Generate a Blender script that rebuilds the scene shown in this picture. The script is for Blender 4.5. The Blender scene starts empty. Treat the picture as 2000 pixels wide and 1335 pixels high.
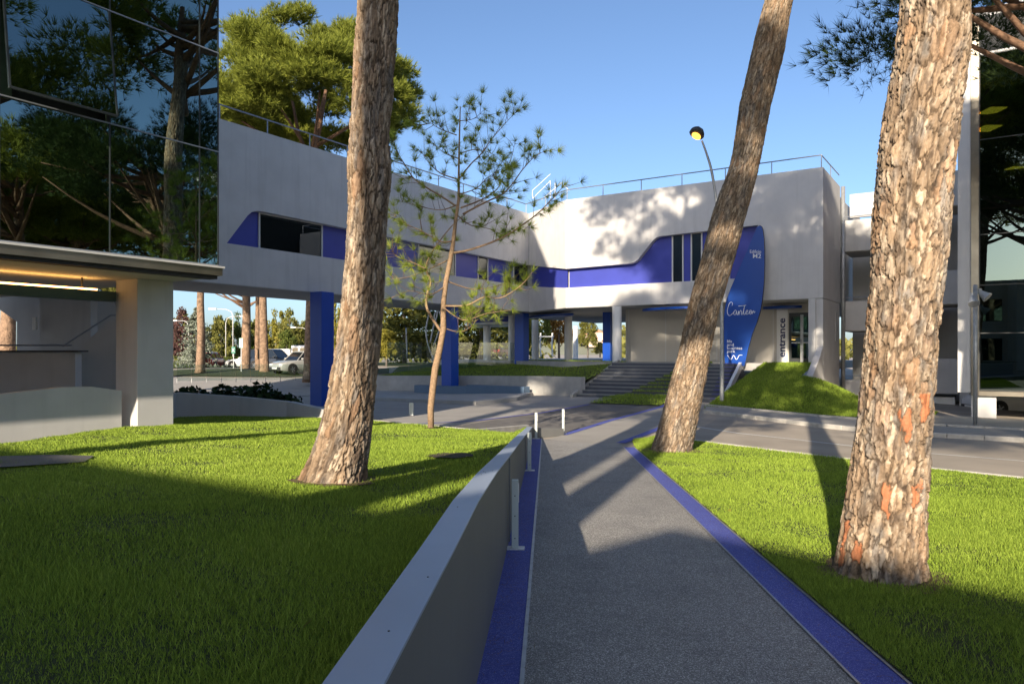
import bpy, bmesh, math, random
import numpy as np
from mathutils import Vector, Matrix
random.seed(7); RNG = np.random.default_rng(7)
R = math.radians
scene = bpy.context.scene
C = scene.collection
# ------------------------------------------------------------------ camera, sky, sun, exposure
F, CX, CY, EYE = 1434.0, 1000.0, 690.0, 1.6
cam_d = bpy.data.cameras.new('camera'); cam = bpy.data.objects.new('camera', cam_d); C.objects.link(cam)
cam.location = (0, 0, EYE); cam.rotation_euler = (R(90), 0, 0)
cam_d.sensor_width = 36; cam_d.lens = 36 * F / 2000; cam_d.shift_y = (CY - 667.5) / 2000
cam_d.clip_start = .05; cam_d.clip_end = 6000
scene.camera = cam
SUN_AZ, SUN_EL = 19.0, 21.0        # light travels SUN_AZ degrees right of straight ahead
world = bpy.data.worlds.new('World'); scene.world = world; world.use_nodes = True
wn = world.node_tree.nodes; wl_ = world.node_tree.links
sky = wn.new('ShaderNodeTexSky'); sky.sky_type = 'NISHITA'; sky.sun_disc = False
sky.sun_elevation = R(SUN_EL); sky.sun_rotation = R(180 + SUN_AZ)
sky.air_density = .8; sky.dust_density = 1.6; sky.ozone_density = 3.2; sky.altitude = 50
wl_.new(sky.outputs[0], wn['Background'].inputs[0]); wn['Background'].inputs[1].default_value = .125
sd = bpy.data.lights.new('sun', 'SUN'); so = bpy.data.objects.new('sun', sd); C.objects.link(so)
sd.energy = 5.0; sd.angle = R(.55); sd.color = (1, .86, .68)
dirv = Vector((math.sin(R(SUN_AZ)) * math.cos(R(SUN_EL)), math.cos(R(SUN_AZ)) * math.cos(R(SUN_EL)), -math.sin(R(SUN_EL))))
so.rotation_euler = dirv.to_track_quat('-Z', 'Y').to_euler(); so.location = (-20, -40, 40)
scene.view_settings.view_transform = 'Standard'; scene.view_settings.look = 'None'
scene.view_settings.exposure = 0.78; scene.view_settings.gamma = 1
scene.render.engine = 'CYCLES'
scene.cycles.max_bounces = 7; scene.cycles.transparent_max_bounces = 12; scene.cycles.use_denoising = True
scene.cycles.sample_clamp_indirect = 6

# ------------------------------------------------------------------ materials
M = {}
class NT:
    def __init__(s, name):
        s.m = bpy.data.materials.new(name); s.m.use_nodes = True; s.t = s.m.node_tree
        s.b = s.t.nodes['Principled BSDF']; s.out = s.t.nodes['Material Output']; M[name] = s.m
    def n(s, typ, **kw):
        nd = s.t.nodes.new('ShaderNode' + typ)
        for k, v in kw.items():
            if k in nd.inputs: nd.inputs[k].default_value = v
            else: setattr(nd, k, v)
        return nd
    def l(s, a, b): s.t.links.new(a, b)
    def coords(s, scale=(1, 1, 1), kind='Object'):
        tc = s.n('TexCoord'); mp = s.n('Mapping'); mp.inputs['Scale'].default_value = scale
        s.l(tc.outputs[kind], mp.inputs[0]); return mp.outputs[0]
    def noise(s, co, scale, detail=4, rough=.55):
        nd = s.n('TexNoise'); nd.inputs['Scale'].default_value = scale; nd.inputs['Detail'].default_value = detail
        nd.inputs['Roughness'].default_value = rough; s.l(co, nd.inputs['Vector']); return nd.outputs['Fac']
    def ramp(s, fac, stops):
        nd = s.n('ValToRGB'); el = nd.color_ramp.elements
        while len(el) < len(stops): el.new(.5)
        for e, (p, c) in zip(el, stops): e.position = p; e.color = (*c, 1) if len(c) == 3 else c
        s.l(fac, nd.inputs[0]); return nd.outputs[0]
    def mix(s, fac, a, b, blend='MIX'):
        nd = s.n('Mix', data_type='RGBA', blend_type=blend)
        for i, x in ((0, fac), (6, a), (7, b)):
            if hasattr(x, 'is_linked') or hasattr(x, 'links'): s.l(x, nd.inputs[i])
            else: nd.inputs[i].default_value = x if i == 0 else (*x, 1)
        return nd.outputs[2]
    def bump(s, fac, strength, dist=.01):
        nd = s.n('Bump'); nd.inputs['Strength'].default_value = strength; nd.inputs['Distance'].default_value = dist
        s.l(fac, nd.inputs['Height']); s.l(nd.outputs[0], s.b.inputs['Normal'])
def sc(c, k): return tuple(min(1, x * k) for x in c)
def pmat(name, col, rough=.6, var=.12, scale=2.5, bump=0., bscale=60, bdist=.004, metallic=0, spec=.5, streak=0):
    t = NT(name); co = t.coords()
    n1 = t.noise(co, scale, 6)
    c = t.ramp(n1, [(.3, sc(col, 1 - var)), (.7, sc(col, 1 + var))])
    if streak:
        n2 = t.noise(t.coords((2.2, 2.2, .12)), 2.0, 5)
        f = t.ramp(n2, [(.52, (0, 0, 0)), (.8, (streak,) * 3)])
        c = t.mix(f, c, sc(col, .55))
    t.l(c, t.b.inputs['Base Color'])
    t.b.inputs['Roughness'].default_value = rough; t.b.inputs['Metallic'].default_value = metallic
    t.b.inputs['Specular IOR Level'].default_value = spec
    if bump: t.bump(t.noise(co, bscale, 3), bump, bdist)
    return t
pmat('plaster', (.60, .59, .575), .85, .06, 1.3, .25, 45, .004, streak=.28)
pmat('plaster_grey', (.5, .5, .49), .85, .07, 1.2, .25, 45, .004, streak=.2)
pmat('soffit', (.42, .42, .41), .8, .05, 1.0)
pmat('beige_panel', (.55, .52, .46), .55, .04, 1.0)
pmat('blue_panel', (.045, .06, .36), .45, .06, 1.5)
pmat('blue_column', (.004, .065, .42), .4, .05, 1.5)
pmat('sign_blue', (.004, .06, .33), .35, .05, 1.2)
pmat('sign_edge', (.02, .02, .03), .4)
pmat('white_paint', (.8, .8, .78), .5, .03)
pmat('lettering_white', (.85, .86, .88), .5, .02)
pmat('lettering_navy', (.02, .03, .12), .5, .02)
pmat('frame_white', (.6, .6, .58), .45, .04)
pmat('frame_dark', (.025, .03, .03), .4, .1)
pmat('rail_metal', (.34, .37, .42), .45, .1, metallic=.6)
pmat('galvanised', (.42, .43, .43), .5, .15, 12, metallic=.5)
pmat('dark_metal', (.05, .052, .055), .5, .2, 9)
pmat('steel_fascia', (.30, .27, .22), .3, .25, 1.4, metallic=.85)
pmat('wall_cap', (.42, .49, .60), .42, .07, 1.4, .1, 80, .001, metallic=.25, spec=.6)
pmat('wall_side', (.17, .172, .168), .6, .06, 1.0, .12, 30, .002, streak=.18)
pmat('post_paint', (.5, .55, .52), .45, .06)
pmat('plate_zinc', (.6, .6, .6), .5, .12, 20, metallic=.3)
pmat('bench_blue', (.10, .16, .24), .5, .06)
pmat('concrete', (.40, .39, .37), .8, .13, 2.0, .3, 50, .004, streak=.12)
pmat('kerb', (.47, .45, .41), .85, .16, 6, .4, 60, .005)
pmat('asphalt_pad', (.15, .14, .13), .9, .2, 1.5, .9, 220, .006)
pmat('asphalt', (.38, .33, .27), .9, .14, .8, .6, 260, .004)
pmat('pavement', (.34, .32, .29), .85, .1, .9, .4, 200, .003)
pmat('soil', (.06, .042, .028), .95, .3, 8, .8, 40, .02)
pmat('road_white', (.62, .62, .6), .8, .2, 14)
pmat('teal_beam', (.03, .075, .08), .4, .08)
pmat('tyre', (.015, .015, .016), .8, .1)
pmat('rim', (.35, .35, .36), .3, .05, metallic=.8)
pmat('trim_dark', (.03, .03, .032), .6, .1)
pmat('plate_white', (.75, .75, .72), .5, .02)
pmat('sign_green', (.01, .18, .12), .4, .03)
pmat('sign_pale', (.35, .62, .5), .4, .03)
pmat('limb_bark', (.20, .115, .07), .9, .35, 9, .8, 30, .02)
pmat('young_bark', (.30, .20, .12), .9, .35, 28, .8, 70, .01)
pmat('twig', (.14, .09, .055), .9, .3, 20)
pmat('trunk_far', (.26, .17, .11), .9, .5, 5, 1, 12, .06)
pmat('trunk_grey', (.16, .14, .12), .9, .3, 8)
pmat('drum', (.08, .08, .08), .6)
pmat('hill', (.16, .17, .13), 1, .3, .02)
pmat('house_wall', (.62, .5, .4), .9, .1)
pmat('house_roof', (.4, .2, .13), .9, .1)
for nm, c in (('car_red', (.42, .02, .02)), ('car_silver', (.36, .36, .34)), ('car_dark', (.03, .035, .045)), ('car_white', (.75, .76, .78)), ('car_maroon', (.16, .02, .03)), ('van_white', (.7, .72, .75))):
    t = pmat(nm, c, .28, .03); t.b.inputs['Coat Weight'].default_value = .6
t = pmat('car_glass', (.01, .013, .015), .05, .05); t.b.inputs['Specular IOR Level'].default_value = .9
t = pmat('head_lens', (.7, .7, .68), .12, .03); t = pmat('tail_lens', (.4, .01, .01), .15, .03)
# speckled resin-bound aggregate
def aggregate(name, base, lite, dark, sc_=190):
    t = NT(name); co = t.coords()
    v = t.n('TexVoronoi'); v.inputs['Scale'].default_value = sc_; t.l(co, v.inputs['Vector'])
    sep = t.n('SeparateColor'); t.l(v.outputs['Color'], sep.inputs[0])
    c = t.ramp(sep.outputs[0], [(0, dark), (.45, base), (.8, base), (.93, lite)])
    c = t.mix(.5, c, t.ramp(t.noise(co, .7, 5), [(.3, (.8,) * 3), (.7, (1.15,) * 3)]), 'MULTIPLY')
    c = t.mix(t.ramp(t.noise(co, 1.9, 8, .65), [(.5, (0, 0, 0)), (.75, (.38,) * 3)]), c, dark)
    t.l(c, t.b.inputs['Base Color']); t.b.inputs['Roughness'].default_value = .75
    t.bump(v.outputs['Distance'], .5, .004)
aggregate('path_grey', (.31, .295, .272), (.68, .66, .62), (.10, .10, .10))
aggregate('path_blue', (.085, .11, .46), (.25, .3, .66), (.04, .05, .28), 240)
# grass blades and lawns
def leafmat(name, lo, hi, trans=.35, rough=.5, nscale=1.0, dry=None):
    t = NT(name); g = t.n('NewGeometry'); co = t.coords()
    f = t.n('Math', operation='MULTIPLY_ADD'); t.l(g.outputs['Random Per Island'], f.inputs[0]); f.inputs[1].default_value = .6
    a = t.n('Math', operation='MULTIPLY'); t.l(t.noise(co, nscale, 3), a.inputs[0]); a.inputs[1].default_value = .5
    t.l(a.outputs[0], f.inputs[2])
    st = [(.1, lo), (.85, hi)]
    if dry: st.append((.97, dry))
    c = t.ramp(f.outputs[0], st)
    t.l(c, t.b.inputs['Base Color']); t.b.inputs['Roughness'].default_value = rough; t.b.inputs['Specular IOR Level'].default_value = .1
    tr = t.n('BsdfTranslucent'); t.l(c, tr.inputs[0]); mx = t.n('MixShader'); mx.inputs[0].default_value = trans
    t.l(t.b.outputs[0], mx.inputs[1]); t.l(tr.outputs[0], mx.inputs[2]); t.l(mx.outputs[0], t.out.inputs[0])
leafmat('grass_blade', (.045, .10, .012), (.36, .48, .065), .12, .6, .35, (.5, .47, .2))
leafmat('pine_needle', (.07, .10, .016), (.33, .36, .06), .32, .5, .6)
leafmat('pine_shaded', (.02, .045, .016), (.06, .095, .025), .2, .5, .6)  # shade on the upper-right crown is put into this needle colour
leafmat('pine_young', (.13, .21, .03), (.46, .52, .09), .4, .45, 1.2)
leafmat('leaf_olive', (.07, .09, .02), (.28, .26, .07), .3, .6, .5)
leafmat('leaf_green', (.04, .07, .018), (.16, .19, .04), .3, .6, .5)
leafmat('leaf_yellow', (.12, .13, .02), (.38, .33, .06), .35, .6, .4)
leafmat('leaf_silver', (.10, .13, .10), (.30, .33, .26), .2, .6, .5)
leafmat('leaf_cedar', (.05, .065, .015), (.22, .21, .05), .25, .6, .4)
leafmat('leaf_autumn', (.14, .08, .02), (.34, .19, .05), .3, .6, .4)
leafmat('twig_red', (.06, .03, .03), (.13, .07, .06), .1, .8, .5)
leafmat('leaf_ivy', (.008, .022, .008), (.03, .06, .018), .15, .35, 2)
t = NT('lawn_soil'); co = t.coords()
c = t.ramp(t.noise(co, 9, 6), [(.35, (.03, .036, .012)), (.6, (.055, .075, .016)), (.75, (.08, .11, .022))])
t.l(c, t.b.inputs['Base Color']); t.b.inputs['Roughness'].default_value = .95; t.bump(t.noise(co, 60, 4), 1, .02)
# bark driven by the plate colours stored with the mesh
t = NT('bark'); at = t.n('Attribute', attribute_name='plate'); co = t.coords()
c = t.mix(.55, at.outputs['Color'], t.ramp(t.noise(co, 45, 6, .7), [(.3, (.62,) * 3), (.7, (1.25,) * 3)]), 'MULTIPLY')
c = t.mix(.35, c, t.ramp(t.noise(t.coords((1, 1, .25)), 14, 5), [(.35, (.55,) * 3), (.65, (1.2,) * 3)]), 'MULTIPLY')
t.l(c, t.b.inputs['Base Color']); t.b.inputs['Roughness'].default_value = .92; t.b.inputs['Specular IOR Level'].default_value = .2
t.bump(t.noise(t.coords((1, 1, .35)), 90, 5, .7), .8, .008)
# glass
def glassmat(name, tint, gloss, g0=.22, rough=.004):
    t = NT(name); tr = t.n('BsdfTransparent'); tr.inputs[0].default_value = (*tint, 1)
    gl = t.n('BsdfGlossy'); gl.inputs['Color'].default_value = (*gloss, 1); gl.inputs['Roughness'].default_value = rough
    lw = t.n('LayerWeight'); lw.inputs['Blend'].default_value = .35
    mr = t.n('MapRange'); t.l(lw.outputs['Fresnel'], mr.inputs[0]); mr.inputs[3].default_value = g0; mr.inputs[4].default_value = 1
    mx = t.n('MixShader'); t.l(mr.outputs[0], mx.inputs[0]); t.l(tr.outputs[0], mx.inputs[1]); t.l(gl.outputs[0], mx.inputs[2])
    t.l(mx.outputs[0], t.out.inputs[0])
glassmat('curtain_glass', (.10, .17, .14), (.58, .76, .74), .40)
glassmat('dark_glass', (.10, .17, .15), (.5, .66, .64), .13)
glassmat('window_glass', (.10, .13, .12), (.8, .85, .85), .10)
glassmat('clear_glass', (.88, .93, .92), (.9, .95, .95), .02)
def emit(name, col, s):
    t = NT(name); e = t.n('Emission'); e.inputs[0].default_value = (*col, 1); e.inputs[1].default_value = s; t.l(e.outputs[0], t.out.inputs[0])
emit('lamp_orange', (1, .42, .06), 2.2); emit('strip_orange', (1, .48, .12), 9); emit('ceiling_lamp', (1, .36, .03), 7)
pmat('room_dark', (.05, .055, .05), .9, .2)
pmat('blind_teal', (.13, .24, .25), .6, .08, 3)
pmat('blind_green', (.10, .16, .09), .8, .15, 6)

# ------------------------------------------------------------------ objects
def tag(o, label=None, cat=None, group=None, kind=None):
    for k, v in (('label', label), ('category', cat), ('group', group), ('kind', kind)):
        if v: o[k] = v
    return o
def thing(name, loc, label, cat, group=None, rz=0):
    o = bpy.data.objects.new(name, None); C.objects.link(o); o.location = loc; o.rotation_euler = (0, 0, rz)
    o.empty_display_size = .3
    return tag(o, label, cat, group)
def link(name, me, mat, parent=None, local=False):
    o = bpy.data.objects.new(name, me); C.objects.link(o)
    if mat and not me.materials: me.materials.append(M[mat])
    if parent is not None:
        o.parent = parent
        if not local:
            chain = Matrix(); p = parent
            while p is not None:
                chain = (Matrix.Translation(p.location) @ p.rotation_euler.to_matrix().to_4x4()) @ chain if p.parent is None else (p.matrix_basis @ chain)
                p = p.parent
            me.transform(chain.inverted())
    return o
def center(o):
    """put a top-level mesh's origin at the foot of its own geometry"""
    vs = np.array([v.co[:] for v in o.data.vertices]); c = (vs.min(0) + vs.max(0)) / 2; c[2] = vs[:, 2].min()
    o.data.transform(Matrix.Translation(-Vector(c))); o.location = Vector(c); return o
class MB:
    def __init__(s): s.v = []; s.f = []
    def add(s, v, f):
        b = len(s.v); s.v += [tuple(x) for x in v]; s.f += [tuple(i + b for i in q) for q in f]; return s
    def hexa(s, p):   # 8 corners: bottom 4 ccw, top 4 ccw
        return s.add(p, [(3, 2, 1, 0), (4, 5, 6, 7), (0, 1, 5, 4), (1, 2, 6, 5), (2, 3, 7, 6), (3, 0, 4, 7)])
    def box(s, x0, x1, y0, y1, z0, z1):
        return s.hexa([(x0, y0, z0), (x1, y0, z0), (x1, y1, z0), (x0, y1, z0), (x0, y0, z1), (x1, y0, z1), (x1, y1, z1), (x0, y1, z1)])
    def bbox(s, w0, w1, v0, v1, z0, z1):  # box in the buildings' own grid
        q = [(w0, v0), (w0, v1), (w1, v1), (w1, v0)]
        return s.hexa([B(w, v, z0) for w, v in q] + [B(w, v, z1) for w, v in q])
    def prism(s, poly, fn, a, b):
        """polygon (list of 2d) extruded between fn(p,a) and fn(p,b)"""
        n = len(poly); v = [fn(p, a) for p in poly] + [fn(p, b) for p in poly]
        return s.add(v, [tuple(range(n - 1, -1, -1)), tuple(range(n, 2 * n))] + [(i, (i + 1) % n, n + (i + 1) % n, n + i) for i in range(n)])
    def tube(s, pts, rad, n=8, cap=True):
        pts = [Vector(p) for p in pts]; rad = rad if hasattr(rad, '__len__') else [rad] * len(pts)
        vs = []; prev = None
        for i, p in enumerate(pts):
            d = (pts[min(i + 1, len(pts) - 1)] - pts[max(i - 1, 0)]).normalized()
            a = prev if prev is not None else (Vector((1, 0, 0)) if abs(d.x) < .9 else Vector((0, 1, 0)))
            a = (a - d * a.dot(d)).normalized(); prev = a; b = d.cross(a)
            vs += [p + (a * math.cos(2 * math.pi * k / n) + b * math.sin(2 * math.pi * k / n)) * rad[i] for k in range(n)]
        f = [(i * n + k, i * n + (k + 1) % n, (i + 1) * n + (k + 1) % n, (i + 1) * n + k) for i in range(len(pts) - 1) for k in range(n)]
        if cap: f += [tuple(range(n - 1, -1, -1)), tuple(range((len(pts) - 1) * n, len(pts) * n))]
        return s.add(vs, f)
    def build(s, name, mat, parent=None, smooth=False, bevel=0, local=False, seg=2):
        me = bpy.data.meshes.new(name); me.from_pydata(s.v, [], s.f); me.update()
        bm = bmesh.new(); bm.from_mesh(me); bmesh.ops.recalc_face_normals(bm, faces=bm.faces)
        if bevel:
            es = [e for e in bm.edges if len(e.link_faces) == 2 and e.calc_face_angle(0) > .6]
            bmesh.ops.bevel(bm, geom=es, offset=bevel, segments=seg, affect='EDGES', profile=.5, clamp_overlap=True)
        if smooth:
            for f in bm.faces: f.smooth = True
        bm.to_mesh(me); bm.free()
        return link(name, me, mat, parent, local)
US, UC = .5417, .8406      # the buildings' grid: w runs back along the bridge, v runs right along the canteen front
def B(w, v, z=0.): return (US * w + UC * v, UC * w - US * v, z)
RZ = -math.atan2(US, UC)
def pix(px, py, d): return Vector(((px - CX) / F * d, d, EYE - (py - CY) / F * d))

# ------------------------------------------------------------------ terrain heights
CP = np.array([(-15, -15, .3), (0, -12, .2), (15, -12, .1), (0, 0, 0), (3, 0, 0), (0, 5, -.13), (3, 5, -.13), (0, 10, -.26), (3, 10, -.26), (0, 16, -.416), (3, 16, -.416),
  (8, 8, -.21), (8, 16, -.42), (14, 22, -.56), (20, 18, -.55), (10, 0, -.02), (22, 0, -.2), (7.2, 27.3, -.4), (11.4, 24, -.5), (3.2, 33.5, -.35), (7.7, 29.6, -.4),
  (-7.3, 28, -.47), (-3, 40, -.7), (0, 22, -.45), (-4, 22, -.5), (-10, 22, -.5), (-6, 10, -.26), (-14, 16, -.4), (-18, 3, -.1), (25, 33, -1.1), (32, 30, -1.1), (20, 30, -.8),
  (-12.8, 46, 0.), (-17, 49, .32), (-24, 52, .35), (-6, 48, .1), (-12, 41, -.5), (-17, 36, -.5), (-25, 42, .0), (-30, 60, .3), (-40, 72, .25), (0, 60, .7), (10, 60, .9), (0, 50, .2),
  (8, 45, .2), (18, 42, -.4), (30, 60, .2), (45, 40, -.8), (-45, 30, 0), (40, 0, -.3), (-40, 0, .1)], float)
def _rbf():
    P, Z = CP[:, :2], CP[:, 2]; n = len(P)
    A = np.zeros((n + 3, n + 3)); D = np.linalg.norm(P[:, None] - P[None], axis=2)
    A[:n, :n] = -D; A[:n, n] = 1; A[:n, n + 1:] = P; A[n, :n] = 1; A[n + 1:, :n] = P.T
    return np.linalg.solve(A, np.r_[Z, 0, 0, 0])
RW = _rbf()
def hg(x, y):
    x = np.asarray(x, float); y = np.asarray(y, float); sh = x.shape
    q = np.c_[x.ravel(), y.ravel()]; n = len(CP)
    D = np.sqrt(((q[:, None] - CP[None, :, :2]) ** 2).sum(2) + .6)
    z = -D @ RW[:n] + RW[n] + q @ RW[n + 1:]
    z = np.clip(z, -1.25, 1.0)
    r = np.hypot(q[:, 0], q[:, 1] - 20); k = np.clip((r - 45) / 20, 0, 1); k = k * k * (3 - 2 * k)
    return (z * (1 - k) + .25 * k).reshape(sh)
def h1(x, y): return float(hg(np.array([x]), np.array([y]))[0])
def hl(x, y):           # the raised left lawn
    x = np.asarray(x, float); y = np.asarray(y, float)
    return .75 - .048 * y + .03 * np.sin(x * 1.1 + 1) * np.sin(y * .7) - .42 * (lambda k: k * k * (3 - 2 * k))(np.clip((-8.0 - x) / 1.6, 0, 1)) * np.clip((y - 8) / 4, 0, 1) * np.clip((18 - y) / 2, 0, 1)
def ray(px, py, hf=hg, dmax=120.):
    d = np.linspace(1, dmax, 2400); kx = (px - CX) / F; kz = (py - CY) / F
    f = EYE - kz * d - hf(kx * d, d); i = np.argmax(f < 0)
    if not (f < 0).any(): i = len(d) - 1
    t = f[i - 1] / (f[i - 1] - f[i] + 1e-9) if i > 0 else 0
    dd = d[max(i - 1, 0)] + t * (d[1] - d[0])
    return (kx * dd, dd)
def sheet(name, pts, mat, off=.01, hf=hg, step=1.0, thick=0., parent=None):
    bm = bmesh.new(); bm.faces.new([bm.verts.new((x, y, 0)) for x, y in pts])
    xs = [p[0] for p in pts]; ys = [p[1] for p in pts]
    for ax, lo, hi in ((0, min(xs), max(xs)), (1, min(ys), max(ys))):
        k = math.floor(lo / step) * step + step
        while k < hi:
            co = (k, 0, 0) if ax == 0 else (0, k, 0); no = (1, 0, 0) if ax == 0 else (0, 1, 0)
            bmesh.ops.bisect_plane(bm, geom=bm.verts[:] + bm.edges[:] + bm.faces[:], plane_co=co, plane_no=no, dist=1e-5); k += step
    vs = np.array([v.co[:2] for v in bm.verts]); zz = hf(vs[:, 0], vs[:, 1])
    for v, z in zip(bm.verts, zz): v.co.z = z + off
    bmesh.ops.recalc_face_normals(bm, faces=bm.faces)
    if sum(f.normal.z for f in bm.faces) < 0: bmesh.ops.reverse_faces(bm, faces=bm.faces)
    if thick:
        ex = bmesh.ops.extrude_face_region(bm, geom=bm.faces[:])
        for v in [g for g in ex['geom'] if isinstance(g, bmesh.types.BMVert)]: v.co.z += thick
        bmesh.ops.recalc_face_normals(bm, faces=bm.faces)
    me = bpy.data.meshes.new(name); bm.to_mesh(me); bm.free()
    return link(name, me, mat, parent)
def structure(o): o['kind'] = 'structure'; return o
# ground sheet to the horizon
gx = np.r_[-3000, -1200, -500, -220, -120, -80, np.arange(-60, 61, 1.), 80, 120, 220, 500, 1200, 3000]
gy = np.r_[-600, -200, -80, np.arange(-30, 91, 1.), 110, 150, 220, 400, 900, 2000, 5000]
XX, YY = np.meshgrid(gx, gy); ZZ = hg(XX, YY)
nx, ny = len(gx), len(gy); idx = np.arange(nx * ny).reshape(ny, nx)
me = bpy.data.meshes.new('ground')
me.from_pydata(np.c_[XX.ravel(), YY.ravel(), ZZ.ravel()].tolist(), [], np.stack([idx[:-1, :-1], idx[:-1, 1:], idx[1:, 1:], idx[1:, :-1]], -1).reshape(-1, 4).tolist())
structure(link('ground', me, 'asphalt'))
def P(*pp, hf=hg): return [ray(x, y, hf) for x, y in pp]

# path with its blue strips (straight, 1.7 m wide)
def xl(y): return -.13 + .048 * y
def xr(y): return 1.57 + .051 * y
def xo(y): return 1.84 + .048 * y
def xw(y): return -.36 + .048 * y
YA, YB = -4., 15.6
structure(sheet('path', [(xl(YA), YA), (xr(YA), YA), (xr(YB), YB), (xl(17.4), 17.4)], 'path_grey', .014))
structure(sheet('blue_strip', [(xw(YA), YA), (xl(YA), YA), (xl(17.4), 17.4), (xw(17.4), 17.4)], 'path_blue', .018))
structure(sheet('blue_strip', [(xr(YA), YA), (xo(YA), YA), (xo(YB), YB), (xr(YB), YB)], 'path_blue', .018))
for (fn, w, ya, yb) in ((xl, .012, YA, 17.4), (xr, .008, YA, YB), (xo, .010, YA, YB)):
    structure(sheet('edging_strip', [(fn(ya) - w, ya), (fn(ya) + w, ya), (fn(yb) + w, yb), (fn(yb) - w, yb)], 'galvanised', .026))
# crossing path that carries on to the steps, with blue edge lines
LB = P((1058, 861), (1100, 850), (1190, 822), (1290, 795), (1318, 784)); RB = P((1212, 866), (1300, 832), (1345, 812), (1385, 792))
structure(sheet('crossing_path', LB + RB[::-1] + [(xr(YB), YB)], 'pavement', .012))
def ribbon(name, line, w, mat, off):
    L = [Vector((*p, 0)) for p in line]; a = []; b = []
    for i, p in enumerate(L):
        d = (L[min(i + 1, len(L) - 1)] - L[max(i - 1, 0)]).normalized(); nrm = Vector((-d.y, d.x, 0)) * w / 2
        a.append(tuple((p + nrm)[:2])); b.append(tuple((p - nrm)[:2]))
    return structure(sheet(name, a + b[::-1], mat, off))
ribbon('blue_line', LB[1:], .2, 'path_blue', .018); ribbon('blue_line', RB[:3], .22, 'path_blue', .018)
# asphalt pad left of the crossing path and the plaza paving behind
structure(sheet('asphalt_pad', P((850, 838), (1050, 853), (1096, 850), (1190, 822), (1288, 795), (1290, 788), (1150, 788)), 'asphalt_pad', .008))
structure(sheet('plaza_paving', P((560, 800), (720, 814), (850, 836), (1140, 788), (1300, 786), (1385, 784), (1135, 772), (900, 774), (640, 772), (480, 772)), 'pavement', .006))
ribbon('blue_line', P((800, 829), (930, 822), (1060, 806), (1150, 790)), .14, 'path_blue', .016)
# raised platform under the bridge
structure(sheet('platform', P((640, 782), (720, 782), (930, 791), (1010, 783), (1040, 772), (900, 769), (640, 768)), 'concrete', .0, thick=.16))
# road on the right, with line, kerbs and footway
road = P((1290, 848), (1350, 862), (1600, 893), (2000, 938), (2300, 975), (2300, 900), (2000, 862), (1700, 846), (1600, 836), (1480, 820), (1385, 808))
structure(sheet('road', road, 'asphalt', .006))
ribbon('road_line', P((1352, 832), (1440, 846), (1550, 858), (1670, 872), (1830, 887), (2000, 901), (2300, 930)), .11, 'road_white', .012)
def kerb(line, w=.14, hh=.12, mat='kerb'):
    L = [Vector((*p, 0)) for p in line]
    n = 0
    for i in range(len(L) - 1):
        seg = L[i + 1] - L[i]; m = max(1, round(seg.length / 1.0)); d = seg.normalized(); nr = Vector((-d.y, d.x, 0)) * w / 2
        for k in range(m):
            a = L[i] + seg * (k / m) + d * .006; b = L[i] + seg * ((k + 1) / m) - d * .006
            q = [a + nr, a - nr, b - nr, b + nr]
            yield [(p.x, p.y, h1(p.x, p.y) - .1) for p in q], [(p.x, p.y, h1(p.x, p.y) + hh + random.uniform(-.004, .004)) for p in q]
def kerb_line(name, line, **kw):
    hold = None
    for lo, up in kerb(line, **kw):
        m = MB().hexa(lo + up)
        if hold is None:
            hold = structure(bpy.data.objects.new(name, None)); C.objects.link(hold); hold.location = lo[0]
        m.build('kerb_stone', 'kerb', hold, bevel=.012, seg=1)
kerb_line('kerb', P((1375, 806), (1480, 819), (1600, 834), (1700, 845), (1850, 855), (2000, 864), (2200, 880)))
kerb_line('kerb', P((1378, 796), (1480, 806), (1600, 818), (1690, 825), (1850, 838), (2000, 846)), w=.1, hh=.14)
kerb_line('kerb', P((1350, 861), (1600, 892), (1850, 921), (2000, 937), (2250, 968)), w=.06, hh=.05)
structure(sheet('footway', P((1378, 797), (1480, 807), (1600, 819), (1690, 826), (1850, 839), (2000, 847), (2200, 862), (2200, 879), (2000, 863), (1850, 854), (1700, 844), (1600, 833), (1480, 818), (1378, 805)), 'pavement', .09))

# lawns
xlw = lambda y: xw(y) - .12
left_poly = [(xlw(-5), -5), (xlw(17), 17), ] + P((1000, 845), (930, 840), (843, 832), (740, 822), (640, 816), (500, 812), (400, 812), (345, 815), hf=hl) + [B(w, -15.55)[:2] for w in (9.2, 8.7, 7.5, 6.4, 4)] + [(-12, 6), (-12, -5)]
structure(sheet('lawn', left_poly, 'lawn_soil', 0, hl, .8))
def hr(x, y): return hg(x, y) + .035
right_poly = [(xo(-5) + .01, -5), (xo(YB) + .01, YB)] + P((1235, 862), (1290, 852), (1350, 863), (1600, 894), (1850, 923), (2000, 939), (2250, 970)) + [(14, 5), (12, -5)]
structure(sheet('lawn', right_poly, 'lawn_soil', .035, hg, .8))
structure(sheet('paved_patch', P((-40, 920), (0, 917), (165, 906), (184, 894), (90, 892), (-40, 896), hf=hl), 'asphalt_pad', .03, hl, .5))
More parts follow.
